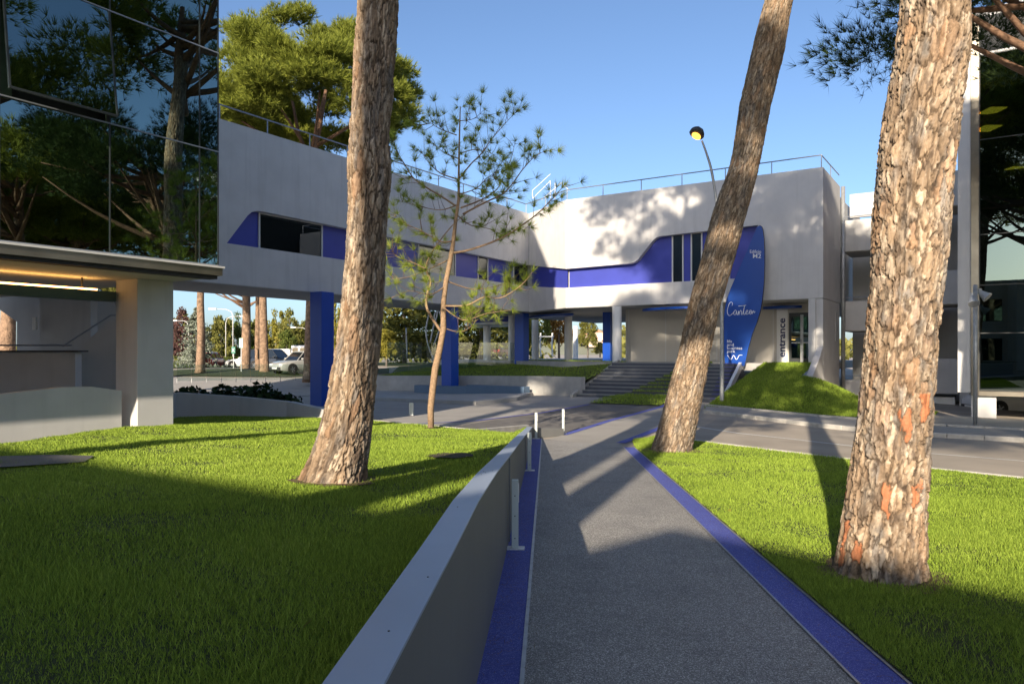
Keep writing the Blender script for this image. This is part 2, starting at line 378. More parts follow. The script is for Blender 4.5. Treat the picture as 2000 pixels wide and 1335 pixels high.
# ------------------------------------------------------------------ retaining wall along the path
wt = [(-4, .9), (1.5, .888), (2.8, .856), (3.78, .842), (5.12, .768), (7.4, .6), (9.6, .445), (11.8, .285), (14.5, .07), (17.35, -.13)]
WALL = thing('retaining_wall', (xw(6), 6, h1(xw(6), 6)), 'long low grey retaining wall with metal cap holding the lawn beside the path', 'wall')
m = MB(); cap = MB()
for i in range(len(wt) - 1):
    (ya, za), (yb, zb) = wt[i], wt[i + 1]
    q = [(xw(ya) - .11, ya), (xw(ya), ya), (xw(yb), yb), (xw(yb) - .11, yb)]
    m.hexa([(x, y, h1(x, y) - .2) for x, y in q] + [(x, y, z - .006) for (x, y), z in zip(q, (za, za, zb, zb))])
    q2 = [(xw(ya) - .125, ya), (xw(ya) + .008, ya), (xw(yb) + .008, yb), (xw(yb) - .125, yb)]
    cap.hexa([(x, y, z - .0055) for (x, y), z in zip(q2, (za, za, zb, zb))] + [(x, y, z + .004) for (x, y), z in zip(q2, (za, za, zb, zb))])
bod = m.build('wall_panel', 'wall_side', WALL); cap.build('cap', 'wall_cap', WALL)
m = MB()
for y in (6.9, 11.9):
    m.box(xw(y) + .0, xw(y) + .012, y - .02, y + .02, h1(xw(y), y), np.interp(y, *zip(*wt)) - .02)
m.build('joint_strip', 'wall_side', WALL)
for i, (y, dx) in enumerate([(5.1, .07), (5.0, .09), (5.25, .03), (2.4, .03), (3.6, .08), (1.9, .05), (5.2, .09)]):
    x = xw(y) - dx; z = np.interp(y, *zip(*wt)) + .004
    MB().tube([(x, y, z - .002), (x, y, z + .002)], .0035, 6).build('rivet', 'dark_metal', WALL)
# end return of the wall, then the kerb round the left lawn
e0 = (xw(17.4) - .06, 17.4); ep = P((1098, 850))[0]
m = MB(); d = Vector((ep[0] - e0[0], ep[1] - e0[1], 0)).normalized(); nr = Vector((-d.y, d.x, 0)) * .06
q = [Vector((*e0, 0)) + nr, Vector((*e0, 0)) - nr, Vector((*ep, 0)) - nr, Vector((*ep, 0)) + nr]
m.hexa([(p.x, p.y, h1(p.x, p.y) - .15) for p in q] + [(p.x, p.y, z) for p, z in zip(q, (-.15, -.15, -.26, -.26))])
m.build('end_return', 'wall_side', WALL, bevel=.008)
KL = [(xw(17.2) - .1, 17.2)] + P((930, 840), (843, 832), (740, 822), (640, 816), (500, 812), (400, 812), hf=hl)
for i in range(len(KL) - 1):
    a, b = Vector((*KL[i], 0)), Vector((*KL[i + 1], 0)); seg = b - a; nseg = max(1, round(seg.length / 2.)); d = seg.normalized(); nr = Vector((-d.y, d.x, 0)) * .05
    if i == 0:
        LK = structure(bpy.data.objects.new('lawn_edging', None)); C.objects.link(LK); LK.location = (a.x, a.y, -.3)
    for k in range(nseg):
        p0 = a + seg * (k / nseg) + d * .004; p1 = a + seg * ((k + 1) / nseg) - d * .004
        q = [p0 + nr, p0 - nr, p1 - nr, p1 + nr]
        MB().hexa([(p.x, p.y, h1(p.x, p.y) - .1) for p in q] + [(p.x, p.y, float(hl(p.x, p.y)) + .025) for p in q]).build('edging_slab', 'kerb', LK, bevel=.008, seg=1)
# ------------------------------------------------------------------ light posts
def post(px, py, label, hh=.62, x=None, hw=.03):
    if x is None: p = P((px, py))[0]
    else: p = x
    z = h1(*p) + .02
    t = thing('bollard_light', (p[0], p[1], z), label, 'bollard', 'pale square bollard lights along the path', rz=-.05)
    MB().box(-.085, .085, -.055, .055, 0, .012).build('base_plate', 'plate_zinc', t, bevel=.003, local=True)
    MB().box(-hw, hw, -.03, .03, .012, hh).build('post', 'post_paint', t, bevel=.004, local=True)
    MB().box(hw + .0005, hw + .006, -.02, .02, hh - .2, hh - .03).build('lamp_slot', 'head_lens', t, local=True)
    for zz in (.1, .3, .48): MB().tube([(.0, -.03, zz), (.0, -.034, zz)], .006, 6).build('screw', 'dark_metal', t, local=True)
    return t
post(1006, 1075, 'pale square bollard light on the blue strip beside the high part of the retaining wall')
post(1034, 921, 'pale square bollard light halfway along the retaining wall casting a stub of shadow')
post(1047, 858, 'pale square bollard light standing at the low far end of the retaining wall')
post(1100, 848, 'pale square bollard light at the outer tip of the wall return beside the asphalt pad')
for px, py, lb in ((803, 812, 'short pale bollard light on the plaza side of the lawn edge near the young pine'), (583, 799, 'short pale bollard light by the planter wall next to the blue bridge column')):
    post(px, py, lb, .42, None, .07)
# ------------------------------------------------------------------ canteen building (bridge wing + right wing)
ZS, ZT, FL = 4.1, 9.95, 1.15        # soffit, parapet top, canteen floor
CB = thing('canteen_building', B(37, -15, FL), 'white canteen building with blue window band, raised on blue and round columns', 'building')
VW, WR, V0 = -22.9, 35.2, -19.2
def fw(p, a): return B(p[0], a, p[1])        # bridge face: polygon in (w, z), depth along v
def fv(p, a): return B(a, V0 + p[0], p[1])   # right wing: polygon in (t, z), depth along w
def arc(c, r, a0, a1, n=5): return [(c[0] + r * math.cos(R(a0 + (a1 - a0) * i / n)), c[1] + r * math.sin(R(a0 + (a1 - a0) * i / n))) for i in range(n + 1)]
polyL = [(6, ZT), (37.4, ZT), (37.4, 6.86), (18.15, 6.95), (17.9, 6.93), (17.68, 6.84), (17.5, 6.68), (16.62, 5.56), (37.4, 5.6), (37.4, ZS), (6, ZS)]
MB().prism(polyL, fw, VW, VW - .35).build('facade', 'plaster', CB)
polyR = [(0, ZT), (13.1, ZT), (13.1, ZS), (0, ZS), (0, 5.17), (9.35, 5.17), (10.25, 7.62), (5.5, 7.52), (5.25, 7.48), (5.05, 7.36), (4.2, 6.42), (4.0, 6.3), (3.7, 6.25), (0, 6.2)]
MB().prism(polyR, fv, WR, WR + .35).build('facade', 'plaster', CB)
# splayed corner between the two wings
def chf(p, a):
    k = p[0]; w = 37.4 + (WR - 37.4) * k; v = VW + (V0 - VW) * k
    nw, nv = .8595, .511       # inwards
    return B(w + nw * a, v - 0 * nv * a, p[1])
MB().prism([(0, ZT), (1, ZT), (1, 6.2), (0, 6.86)], chf, 0, .34).build('facade', 'plaster', CB)
MB().prism([(0, 5.6), (1, 5.17), (1, ZS), (0, ZS)], chf, 0, .34).build('facade', 'plaster', CB)
MB().prism([(0, 5.55), (1, 5.12), (1, 6.25), (0, 6.9)], chf, .22, .3).build('band_panel', 'blue_panel', CB)
# solid body behind the faces
plan = [(6, VW - .36), (37.78, VW - .36), (35.56, V0), (35.56, -6.2), (54, -6.2), (54, -26.7), (6, -26.7)]
MB().prism(plan, lambda p, a: B(p[0], p[1], a), ZS + .004, 9.55).build('wall', 'plaster_grey', CB)
MB().prism([(6.0, VW - .02), (37.4, VW - .02), (35.22, V0), (35.22, -6.15), (54, -6.15), (54, -26.72), (6, -26.72)], lambda p, a: B(p[0], p[1], a), ZS - .03, ZS - .002).build('soffit', 'soffit', CB)
# recessed band of the bridge: blue panels and windows, one by one
def wl(px):
    k = (px - CX) / F; d = -VW / (US - UC * k); return d * (US * k + UC)
def tr_(px):
    k = (px - CX) / F; return (40 * k - 2.93) / (UC + US * k)
def window(parent, fn, a0, a1, z0, z1, dep, s, mt='room_dark'):
    """fn(p,a): plane; dep = depth of panel face; s = sign towards the viewer"""
    fr = .07
    w = MB()
    for q in ([(a0, z0), (a1, z0), (a1, z0 + fr), (a0, z0 + fr)], [(a0, z1 - fr), (a1, z1 - fr), (a1, z1), (a0, z1)],
              [(a0, z0 + fr), (a0 + fr, z0 + fr), (a0 + fr, z1 - fr), (a0, z1 - fr)], [(a1 - fr, z0 + fr), (a1, z0 + fr), (a1, z1 - fr), (a1 - fr, z1 - fr)]):
        w.prism(q, fn, dep, dep + s * .08)
    win = w.build('window', 'frame_white', parent)
    MB().prism([(a0 + fr - .01, z0 + fr - .01), (a1 - fr + .01, z0 + fr - .01), (a1 - fr + .01, z1 - fr + .01), (a0 + fr - .01, z1 - fr + .01)], fn, dep + s * .03, dep + s * .045).build('pane', 'window_glass', win)
    MB().prism([(a0 + fr, z0 + fr), (a1 - fr, z0 + fr), (a1 - fr, z1 - fr), (a0 + fr, z1 - fr)], fn, dep + s * .004, dep + s * .012).build('blind', mt, win)
def panel(parent, fn, a0, a1, z0, z1, dep, s, mat='blue_panel'):
    MB().prism([(a0, z0), (a1, z0), (a1, z1), (a0, z1)], fn, dep, dep + s * .03).build('band_panel', mat, parent)
dp = VW - .36
edges = [16.4, wl(515), wl(640), wl(826), wl(899), wl(942), wl(962), wl(1011), wl(1061) , 37.75]
for i in range(len(edges) - 1):
    a, b = edges[i], edges[i + 1]
    if i % 2: window(CB, fw, a, b, 5.55, 6.98, dp, 1)
    else: panel(CB, fw, a + .004, b - .004, 5.5, 7.02, dp, 1)
dpr = WR + .36
er = [0.05, tr_(1308), tr_(1331), tr_(1345), tr_(1368), 8.3, 8.85, 11.0]
for i in range(len(er) - 1):
    a, b = er[i], er[i + 1]
    if i % 2: window(CB, fv, a, b, 5.12, 7.6, dpr, -1, 'blind_teal')
    else: panel(CB, fv, a + .004, b - .004, 5.1, 7.68, dpr, -1)
# end wall of the right wing, down to the ground, with sloping wing wall
VE = V0 + 13.1
MB().bbox(WR + .02, 39.6, VE - .3, VE - .004, -.75, ZS - .04).build('end_wall', 'plaster', CB)
MB().bbox(WR + .36, 39.8, VE - .09, VE + .0, ZS - .0, ZT - .01).build('end_wall', 'plaster', CB)
def fe(p, a): return B(p[0], a, p[1])
MB().prism([(32.1, -.6), (WR + .015, -.6), (WR + .015, 1.9), (34.6, 1.5), (32.1, .25)], fe, VE - .28, VE - .01).build('wing_wall', 'plaster', CB, bevel=.01)
MB().bbox(WR - .05, WR + .35, VE - .62, VE - .31, FL, ZS - .035).build('end_pier', 'plaster', CB, bevel=.01)
# ground floor wall behind, entrance board and door
GW = 38.0
def onw0(px, w): k = (px - CX) / F; return (UC * w * k - US * w) / (UC + US * k)
MB().bbox(GW, GW + .25, onw0(1222, GW), VE - .31, FL - .1, ZS - .035).build('ground_floor_wall', 'beige_panel', CB)
def onw(px, w):    # v on plane w seen at px
    k = (px - CX) / F; return (UC * w * k - US * w) / (UC + US * k)
for px in (1228, 1300, 1400, 1510):
    v = onw(px, GW - .02); MB().bbox(GW - .02, GW - .002, v - .02, v + .02, FL, ZS - .04).build('panel_joint', 'frame_white', CB)
v0, v1 = onw(1517, GW - .06), onw(1538, GW - .06)
EB = MB().bbox(GW - .07, GW - .021, v0, v1, FL + .02, 3.95).build('entrance_board', 'white_paint', CB); EB['label'] = 'white board reading entrance upwards in navy letters'
vd0, vd1 = onw(1541, GW - .05), onw(1592, GW - .05)
DR = MB().bbox(GW - .05, GW - .004, vd0, vd1, FL + .005, 3.6).build('door', 'frame_dark', CB); DR['label'] = 'double glazed entrance door in dark frame'
mid = (vd0 + vd1) / 2
for a, b in ((vd0 + .12, mid - .07), (mid + .07, vd1 - .2)):
    MB().bbox(GW - .062, GW - .052, a, b, FL + .22, 3.4).build('pane', 'curtain_glass', DR)
    MB().bbox(GW - .066, GW - .0625, a, b, 2.1, 2.16).build('rail', 'galvanised', DR)
MB().bbox(GW - .075, GW - .051, mid - .07, mid + .07, FL + .02, 3.5).build('stile', 'galvanised', DR)
MB().tube([B(GW - .11, mid - .03, 2.0), B(GW - .11, mid - .03, 2.3)], .015, 6).build('handle', 'dark_metal', DR)
# columns
def col_round(px, base_y, d, r):
    x = (px - CX) / F * d; MB().tube([(x, d, -.2), (x, d, ZS - .035)], r, 20, False).build('round_column', 'white_paint', CB, smooth=True)
for px, d, r in ((1205, 38.4, .245), (1110, 46.6, .245), (951, 50, .245), (1000, 47, .245), (1045, 54, .245), (1124, 66, .23), (1183, 63.5, .2)): col_round(px, 0, d, r)
def col_blue(px, d, s, zb, rot=0.0, zt=ZS - .035):
    x = (px - CX) / F * d; c, s_ = math.cos(RZ + rot), math.sin(RZ + rot)
    q = [(x + (a * c - b * s_) * s, d + (a * s_ + b * c) * s) for a, b in ((-.5, -.5), (.5, -.5), (.5, .5), (-.5, .5))]
    MB().hexa([(*p, zb) for p in q] + [(*p, zt) for p in q]).build('blue_column', 'blue_column', CB, bevel=.01)
col_blue(629, 29.6, .66, -.9); col_blue(879, 38.6, .64, -1.0); col_blue(1019, 45, .64, -.2); col_blue(1188, 44, .5, .5)
# a dark blue blade set on edge below the bridge end, and long blades on the ceiling
def blade(px0, px1, z, d0, d1, hw):
    a = pix(px0, 0, d0); b = pix(px1, 0, d1); dv = Vector((b.x - a.x, b.y - a.y)); n = Vector((-dv.y, dv.x)).normalized()
    pts = []
    for i in range(17):
        t = i / 16; wv = hw * (max(0, 4 * t * (1 - t)) ** .6) + .02; pts.append((a.x + dv.x * t + n.x * wv, a.y + dv.y * t + n.y * wv))
    for i in range(16, -1, -1):
        t = i / 16; wv = hw * (max(0, 4 * t * (1 - t)) ** .6) + .02; pts.append((a.x + dv.x * t - n.x * wv, a.y + dv.y * t - n.y * wv))
    MB().prism(pts, lambda p, zz: (p[0], p[1], zz), z, z + .12).build('ceiling_blade', 'sign_blue', CB)
blade(1036, 1118, 3.82, 47, 42.5, .7); blade(1255, 1350, 3.8, 38.5, 36, .5); blade(1490, 1566, 3.8, 36.6, 35.4, .35)
# soffit return under the bridge end (blue gable with white lip)
g0, g1 = pix(911, 598, 47.), pix(1006, 600, 49.)
MB().hexa([(g0.x, g0.y, 3.55), (g1.x, g1.y, 3.75), (g1.x, g1.y + 6, 3.75), (g0.x, g0.y + 6, 3.55), (g0.x, g0.y, ZS - .04), (g1.x, g1.y, ZS - .04), (g1.x, g1.y + 6, ZS - .04), (g0.x, g0.y + 6, ZS - .04)]).build('blue_beam', 'blue_panel', CB)
MB().hexa([(g0.x, g0.y - .06, 3.42), (g1.x, g1.y - .06, 3.62), (g1.x, g1.y + 6, 3.62), (g0.x, g0.y + 6, 3.42), (g0.x, g0.y - .06, 3.54), (g1.x, g1.y - .06, 3.74), (g1.x, g1.y + 6, 3.74), (g0.x, g0.y + 6, 3.54)]).build('white_lip', 'white_paint', CB)
# roof rails
def rail(pts, zb, zr, step, mat='rail_metal'):
    m = MB()
    for i in range(len(pts) - 1):
        a, b = Vector(pts[i]), Vector(pts[i + 1]); m.tube([a + Vector((0, 0, zr)), b + Vector((0, 0, zr))], .028, 6)
    rl = m.build('roof_rail', mat, CB)
    for i in range(len(pts) - 1):
        a, b = Vector(pts[i]), Vector(pts[i + 1]); n = max(1, round((b - a).length / step))
        for k in range(n):
            p = a + (b - a) * (k / n); MB().tube([p + Vector((0, 0, zb)), p + Vector((0, 0, zr))], .024, 6).build('rail_post', mat, rl)
rail([B(6, VW - .2), B(37.4, VW - .2), B(35.35, V0), B(35.35, VE - .1), B(39.8, VE - .05)], ZT - .02, ZT + .58, 2.05)
# white access steps and a vent drum on the roof
m = MB()
for a, b in (((1040, 388), (1075, 353)), ((1058, 390), (1096, 357)), ((1075, 353), (1075, 386)), ((1084, 357), (1084, 390)), ((1040, 388), (1040, 372)), ((1040, 372), (1075, 340)), ((1096, 357), (1112, 372))):
    m.tube([pix(*a, 43.5), pix(*b, 43.5)], .018, 6)
m.build('roof_steps', 'white_paint', CB)
c0 = pix(1132, 388, 41.5); MB().tube([(c0.x, c0.y, 9.5), (c0.x, c0.y, 10.12)], .38, 16).build('vent_drum', 'plaster_grey', CB); MB().tube([(c0.x, c0.y, 10.1), (c0.x, c0.y, 10.17)], .43, 16).build('vent_cap', 'drum', CB)
p0 = B(39.9, VE + .12); MB().tube([(p0[0], p0[1], -.7), (p0[0], p0[1], ZT)], .1, 10).build('downpipe', 'galvanised', CB, smooth=True)
MB().bbox(38.3, 38.9, VE - .003, VE + .03, 2.2, 3.6).build('service_hatch', 'plaster_grey', CB)
# canteen floor slab, grass banks
MB().prism([(34.9, -19.2), (34.9, VE - .3), (54, VE - .3), (54, -22), (66, -22), (66, -33), (41, -33), (39.6, -27)], lambda p, a: B(p[0], p[1], a), FL - .35, FL).build('canteen_floor', 'concrete')
structure(bpy.data.objects['canteen_floor'])
def bank(name, quads, mat='lawn_soil'):
    m = MB()
    for q in quads:
        n = 8
        pts = [[None] * (n + 1) for _ in range(n + 1)]
        for i in range(n + 1):
            for j in range(n + 1):
                s, t_ = i / n, j / n; a = Vector(q[0]).lerp(Vector(q[1]), s); b = Vector(q[3]).lerp(Vector(q[2]), s); p = a.lerp(b, t_)
                p.z += .12 * math.sin(math.pi * t_) * (1 if q[0][2] < q[3][2] else 0); pts[i][j] = p
        base = len(m.v); m.v += [tuple(p) for r in pts for p in r]
        m.f += [(base + i * (n + 1) + j, base + (i + 1) * (n + 1) + j, base + (i + 1) * (n + 1) + j + 1, base + i * (n + 1) + j + 1) for i in range(n) for j in range(n)]
    return structure(m.build(name, mat, smooth=True))
SF, ST = 29.6, 34.2        # stair foot and head along w
SV0, SV1 = -15.6, -9.0     # stair sides along v at the foot
def gz(w, v): x, y, _ = B(w, v); return h1(x, y)
VB = VE - .3
def bank_z(w, v):
    w = np.asarray(w, float); v = np.asarray(v, float); t_ = np.clip((w - 26.3) / 8.6, 0, 1); g_ = hg(US * w + UC * v, UC * w - US * v)
    z = (g_ + .02) * (1 - t_) + (FL + .02) * t_ + .03 * np.sin(np.pi * t_); k = np.clip(1 - (v - VB) / 3.6, 0, 1); k = k * k * (3 - 2 * k)
    return g_ + .02 + (z - g_ - .02) * k
def slope_z(w, v):     # slope behind the bench wall
    w = np.asarray(w, float); v = np.asarray(v, float); lo = np.interp(v, [-29, -23.3, -15.7], [31.0, 31.75, 30.45]); up = np.interp(v, [-30, -23, -15.7], [43, 39.6, 35.0]); t_ = np.clip((w - lo) / (up - lo), 0, 1)
    return np.interp(v, [-29, -23.3, -15.7], [.22, .36, .3]) * (1 - t_) + (FL + .012) * t_
def bank(name, fz, ws, vs_, keep):
    W_, V_ = np.meshgrid(ws, vs_); Z_ = fz(W_, V_); k = np.arange(W_.size).reshape(W_.shape); q = np.stack([k[:-1, :-1], k[:-1, 1:], k[1:, 1:], k[1:, :-1]], -1).reshape(-1, 4)
    wc, vc = (W_[:-1, :-1] + W_[1:, 1:]).ravel() / 2, (V_[:-1, :-1] + V_[1:, 1:]).ravel() / 2; m = MB(); m.v = [B(a, b, c) for a, b, c in zip(W_.ravel(), V_.ravel(), Z_.ravel())]; m.f = [tuple(f) for f in q[keep(wc, vc)].tolist()]
    return structure(m.build(name, 'lawn_soil', smooth=True))
kb = lambda w, v: (v < VB) | (w < 32.1)
bank('grass_bank', bank_z, np.r_[np.linspace(26.3, 32.1, 13), np.linspace(32.5, 34.95, 6)], np.r_[np.linspace(-8.6, VB, 8), np.linspace(VB + .5, -1.5, 9)], kb)
ks = lambda w, v: (w > np.interp(v, [-29, -23.3, -15.7], [31.0, 31.75, 30.45])) & (w < np.interp(v, [-30, -23, -15.7], [43.4, 40., 35.4]))
bank('grass_bank', slope_z, np.linspace(30.4, 43.6, 67), np.linspace(-30, -15.7, 73), ks)
structure(sheet('grass_patch', P((1150, 788), (1290, 793), (1335, 778), (1225, 774)), 'lawn_soil', .03))
# ------------------------------------------------------------------ outdoor stair with grass wedges
N = 10; rise = (FL - gz(SF, -12)) / N; run = (ST - SF) / N; z0 = gz(SF, -12)
STAIR = thing('outdoor_stair', B(SF, -12, z0), 'wide grey outdoor stair with strips of grass growing across its steps', 'stairs')
pmat('tread_grey', (.2, .21, .22), .7, .1, 3); pmat('riser_dark', (.075, .085, .11), .6, .1, 3); pmat('tread_edge', (.45, .43, .38), .7, .08, 3); pmat('step_blue', (.05, .06, .3), .6, .1, 3)
for i in range(N):
    w0 = SF + i * run; zt = z0 + (i + 1) * rise
    va, vb = SV0 - i * .02, SV1 - i * .075
    g_a, g_b = va + 2.3 + i * .2, vb - 1.3 + i * .02
    st = MB().bbox(w0, ST + .72, va, vb, z0 - .4 if i == 0 else zt - rise + .002, zt - .035).build('step', 'riser_dark', STAIR)
    for a, b, mt in ((va, g_a, 'tread_grey'), (g_b, vb - .45, 'tread_grey'), (vb - .45, vb, 'step_blue')):
        MB().bbox(w0 - .02, w0 + run - .001, a + .003, b - .003, zt - .034, zt).build('tread', mt, st)
    MB().bbox(w0 - .028, w0 + .03, va, vb, zt + .001, zt + .006).build('nosing', 'tread_edge', st)
    gr = MB().bbox(w0 + .04, w0 + run - .01, g_a, g_b, zt - .034, zt + .01).build('grass_strip', 'lawn_soil', st)
for a, b, mt in ((SV0 - .02, SV0 - .16, 'tread_edge'), (SV1 + .06, SV1 + .2, 'white_paint')):
    k = -.2 if a < -12 else -.75
    MB().add([B(SF - .3, a, z0 - .2), B(SF - .3, b, z0 - .2), B(ST + .6, b + k, FL - .2), B(ST + .6, a + k, FL - .2), B(SF - .3, a, z0 + .12), B(SF - .3, b, z0 + .12), B(ST + .6, b + k, FL + .14), B(ST + .6, a + k, FL + .14)],
             [(3, 2, 1, 0), (4, 5, 6, 7), (0, 1, 5, 4), (1, 2, 6, 5), (2, 3, 7, 6), (3, 0, 4, 7)]).build('side_kerb', mt, STAIR)
# ------------------------------------------------------------------ bench wall and bench
wall_px = [(1134, 772, 33.6), (1060, 771, 35.6), (900, 772, 38.9), (760, 772, 41.), (640, 770, 42.)]
pts = [((px - CX) / F * d, d) for px, py, d in wall_px]
BW = thing('bench_wall', (*pts[2], -.7), 'pale concrete retaining wall behind the long blue bench', 'wall')
tops = [.52, .5, .42, .36, .3]
for i in range(len(pts) - 1):
    a, b = Vector(pts[i]), Vector(pts[i + 1]); n = (b - a).normalized(); n = Vector((n.y, -n.x)) * .3
    if n.y < 0: n = -n
    q = [a, b, b + n, a + n]; zz = [tops[i], tops[i + 1], tops[i + 1], tops[i]]
    MB().hexa([(p.x, p.y, -.95) for p in q] + [(p.x, p.y, z) for p, z in zip(q, zz)]).build('wall_panel', 'concrete', BW)
BN = thing('bench', (*pts[2], -.6), 'long low blue-grey bench of two boxes against the concrete wall', 'bench')
for k, (xa, xb, da, db) in enumerate(((1035, 923, 35.6, 37.9), (922, 820, 37.9, 39.6))):
    a = Vector(((xa - CX) / F * da, da)); b = Vector(((xb - CX) / F * db, db)); n = (b - a).normalized(); n = Vector((n.y, -n.x)) * .5
    if n.y > 0: n = -n
    q = [b, a, a + n, b + n]; q = [a + n, a, b, b + n]
    zb = -.5 - .08 * k
    MB().hexa([(p.x, p.y, zb) for p in q] + [(p.x, p.y, zb + .5) for p in q]).build('seat', 'bench_blue', BN, bevel=.02)
    ins = [p.lerp((a + b) / 2 + n / 2, .06) for p in q]
    MB().hexa([(p.x, p.y, zb - .25) for p in ins] + [(p.x, p.y, zb - .002) for p in ins]).build('plinth', 'trim_dark', BN)
# glass balustrades
def balustrade(px0, px1, d0, d1, y0, y1, n, label):
    t = thing('glass_balustrade', pix((px0 + px1) / 2, y1, (d0 + d1) / 2), label, 'balustrade')
    for i in range(n):
        a, b = i / n + .004, (i + 1) / n - .004
        p = [pix(px0 + (px1 - px0) * s, y0, d0 + (d1 - d0) * s) for s in (a, b)]; zlo = pix(px0, y1, d0).z
        zhi = pix(px0, y0, d0).z
        q = [(p[0].x, p[0].y), (p[1].x, p[1].y), (p[1].x, p[1].y + .016), (p[0].x, p[0].y + .016)]
        MB().hexa([(*c, zlo) for c in q] + [(*c, zhi) for c in q]).build('glass_panel', 'clear_glass', t)
        MB().tube([(p[0].x, p[0].y - .01, zlo - .1), (p[0].x, p[0].y - .01, zlo + .12)], .02, 6).build('clamp', 'galvanised', t)
balustrade(345, 604, 38, 41, 712, 744, 9, 'row of clear glass balustrade panels between planter and lane under the bridge')
balustrade(755, 1014, 44, 45, 668, 733, 6, 'tall clear glass balustrade panels above the concrete bench wall')
# ------------------------------------------------------------------ canteen sign
SGN = thing('canteen_sign', B(34.6, -9, FL - .2), 'tall blue surfboard-shaped sign lettered Canteen beside the outdoor stair', 'sign')
DS = 33.6
sw = 34.45
def zs(px, py):     # pixel -> (t, z) on the sign's plane w = sw
    k = (px - CX) / F; v = onw(px, sw); y = B(sw, v)[1]; return (v, EYE - (py - CY) / F * y)
def s4(x, y): return zs(1380 + x / 4.45, 430 + y / 4.45)
outl = [s4(*p) for p in ((160, 1262), (150, 1150), (145, 1060), (145, 1000), (147, 900), (150, 830), (158, 760), (172, 690), (207, 595), (250, 495), (300, 380), (350, 270), (400, 150), (440, 60), (452, 48), (466, 44), (480, 54), (490, 80), (500, 160), (505, 260), (505, 380), (502, 500), (495, 600), (484, 700), (470, 780), (440, 880), (400, 980), (365, 1100), (330, 1262))]
def fs(p, a): return B(a, p[0], p[1])
MB().prism(outl, fs, sw + .01, sw + .12).build('sign_body', 'sign_edge', SGN)
cx_ = sum(p[0] for p in outl) / len(outl)
MB().prism([(cx_ + (p[0] - cx_) * .985, p[1] - .015) for p in outl], fs, sw - .012, sw + .009).build('sign_face', 'sign_blue', SGN)
MB().bbox(sw + .13, sw + .3, cx_ - .9, cx_ - .2, FL - .3, FL + 1.2).build('foot', 'galvanised', SGN)
def text_mesh(name, s, mat, parent, place, height, depth=.004, align='LEFT', spacing=1., bold=0.):
    cu = bpy.data.curves.new(name, 'FONT'); cu.body = s; cu.size = 1; cu.space_character = spacing; cu.offset = bold; cu.resolution_u = 3
    o = bpy.data.objects.new(name, cu); C.objects.link(o)
    dg = bpy.context.evaluated_depsgraph_get(); dg.update(); me = bpy.data.meshes.new_from_object(o.evaluated_get(dg))
    C.objects.unlink(o); bpy.data.objects.remove(o)
    vs = np.array([v.co[:] for v in me.vertices]); lo, hi = vs.min(0), vs.max(0)
    for v in me.vertices: v.co = Vector(place(((v.co.x - lo[0]) / (hi[0] - lo[0])), (v.co.y - lo[1]) / (hi[1] - lo[1])))
    me.materials.clear(); return link(name, me, mat, parent)
def rect_place(x0, x1, y0, y1):       # zoom-4 rectangle on the sign (y0 top, y1 bottom)
    def f(u, v):
        t, z = s4(x0 + (x1 - x0) * u, y1 + (y0 - y1) * v); return B(sw - .018, t, z)
    return f
for s, r, b in (('Edificio', (378, 475, 258, 287), .0), ('M2', (404, 475, 291, 329), .006), ('life', (180, 222, 1038, 1063), .01), ('and', (180, 237, 1068, 1093), .01), ('business', (180, 310, 1097, 1122), .01), ('park', (180, 250, 1126, 1157), .01)):
    text_mesh('lettering', s, 'lettering_white', SGN, rect_place(*r), 1, bold=b)
def stroke(name, lines, rad, mat, parent, fn):
    m = MB()
    for ln in lines: m.tube([fn(*p) for p in ln], rad, 6)
    return m.build(name, mat, parent)
def on_sign(x, y): t, z = s4(x, y); return B(sw - .016, t, z)
def smooth(pts, n=6):
    out = []
    for i in range(len(pts) - 1):
        p0, p1, p2, p3 = pts[max(i - 1, 0)], pts[i], pts[i + 1], pts[min(i + 2, len(pts) - 1)]
        for k in range(n):
            t = k / n
            out.append(tuple(.5 * (2 * b + (c - a) * t + (2 * a - 5 * b + 4 * c - d) * t * t + (3 * b - a - 3 * c + d) * t ** 3) for a, b, c, d in zip(p0, p1, p2, p3)))
    return out + [pts[-1]]
script = [[(222, 742), (226, 722), (215, 711), (200, 722), (187, 755), (182, 795), (188, 820), (203, 828), (222, 815), (236, 798), (248, 783), (256, 780), (246, 786), (237, 806), (242, 821), (254, 816), (262, 786), (261, 806), (268, 822), (275, 806), (280, 788), (281, 806), (281, 822), (290, 793), (300, 783), (304, 800), (304, 818), (312, 815), (318, 798), (327, 762), (331, 738), (324, 790), (324, 815), (334, 815), (344, 803), (356, 796), (360, 784), (350, 783), (343, 800), (348, 817), (362, 812), (374, 800), (386, 793), (388, 782), (378, 783), (373, 802), (380, 816), (390, 806), (396, 788), (396, 814), (404, 792), (411, 786), (413, 803), (418, 800), (424, 792)], [(278, 745), (300, 744), (330, 741), (345, 738)]]
stroke('lettering', [smooth(l, 4) for l in script], .013, 'lettering_white', SGN, on_sign)
stroke('wave_logo', [smooth(l, 5) for l in ([(184, 1172), (193, 1186), (206, 1204), (214, 1207), (222, 1198), (232, 1176), (238, 1174), (245, 1184), (254, 1204), (262, 1208), (270, 1200), (282, 1176), (292, 1171), (312, 1171)],)], .016, 'lettering_white', SGN, on_sign)
# "entrance" running upwards on its board
bv0, bv1, bz0, bz1 = v0 + .13, v1 - .1, 1.42, 3.35
text_mesh('lettering', 'entrance', 'lettering_navy', EB, lambda u, v: B(GW - .075, bv0 + (bv1 - bv0) * (1 - v), bz0 + (bz1 - bz0) * u), 1, bold=.02)
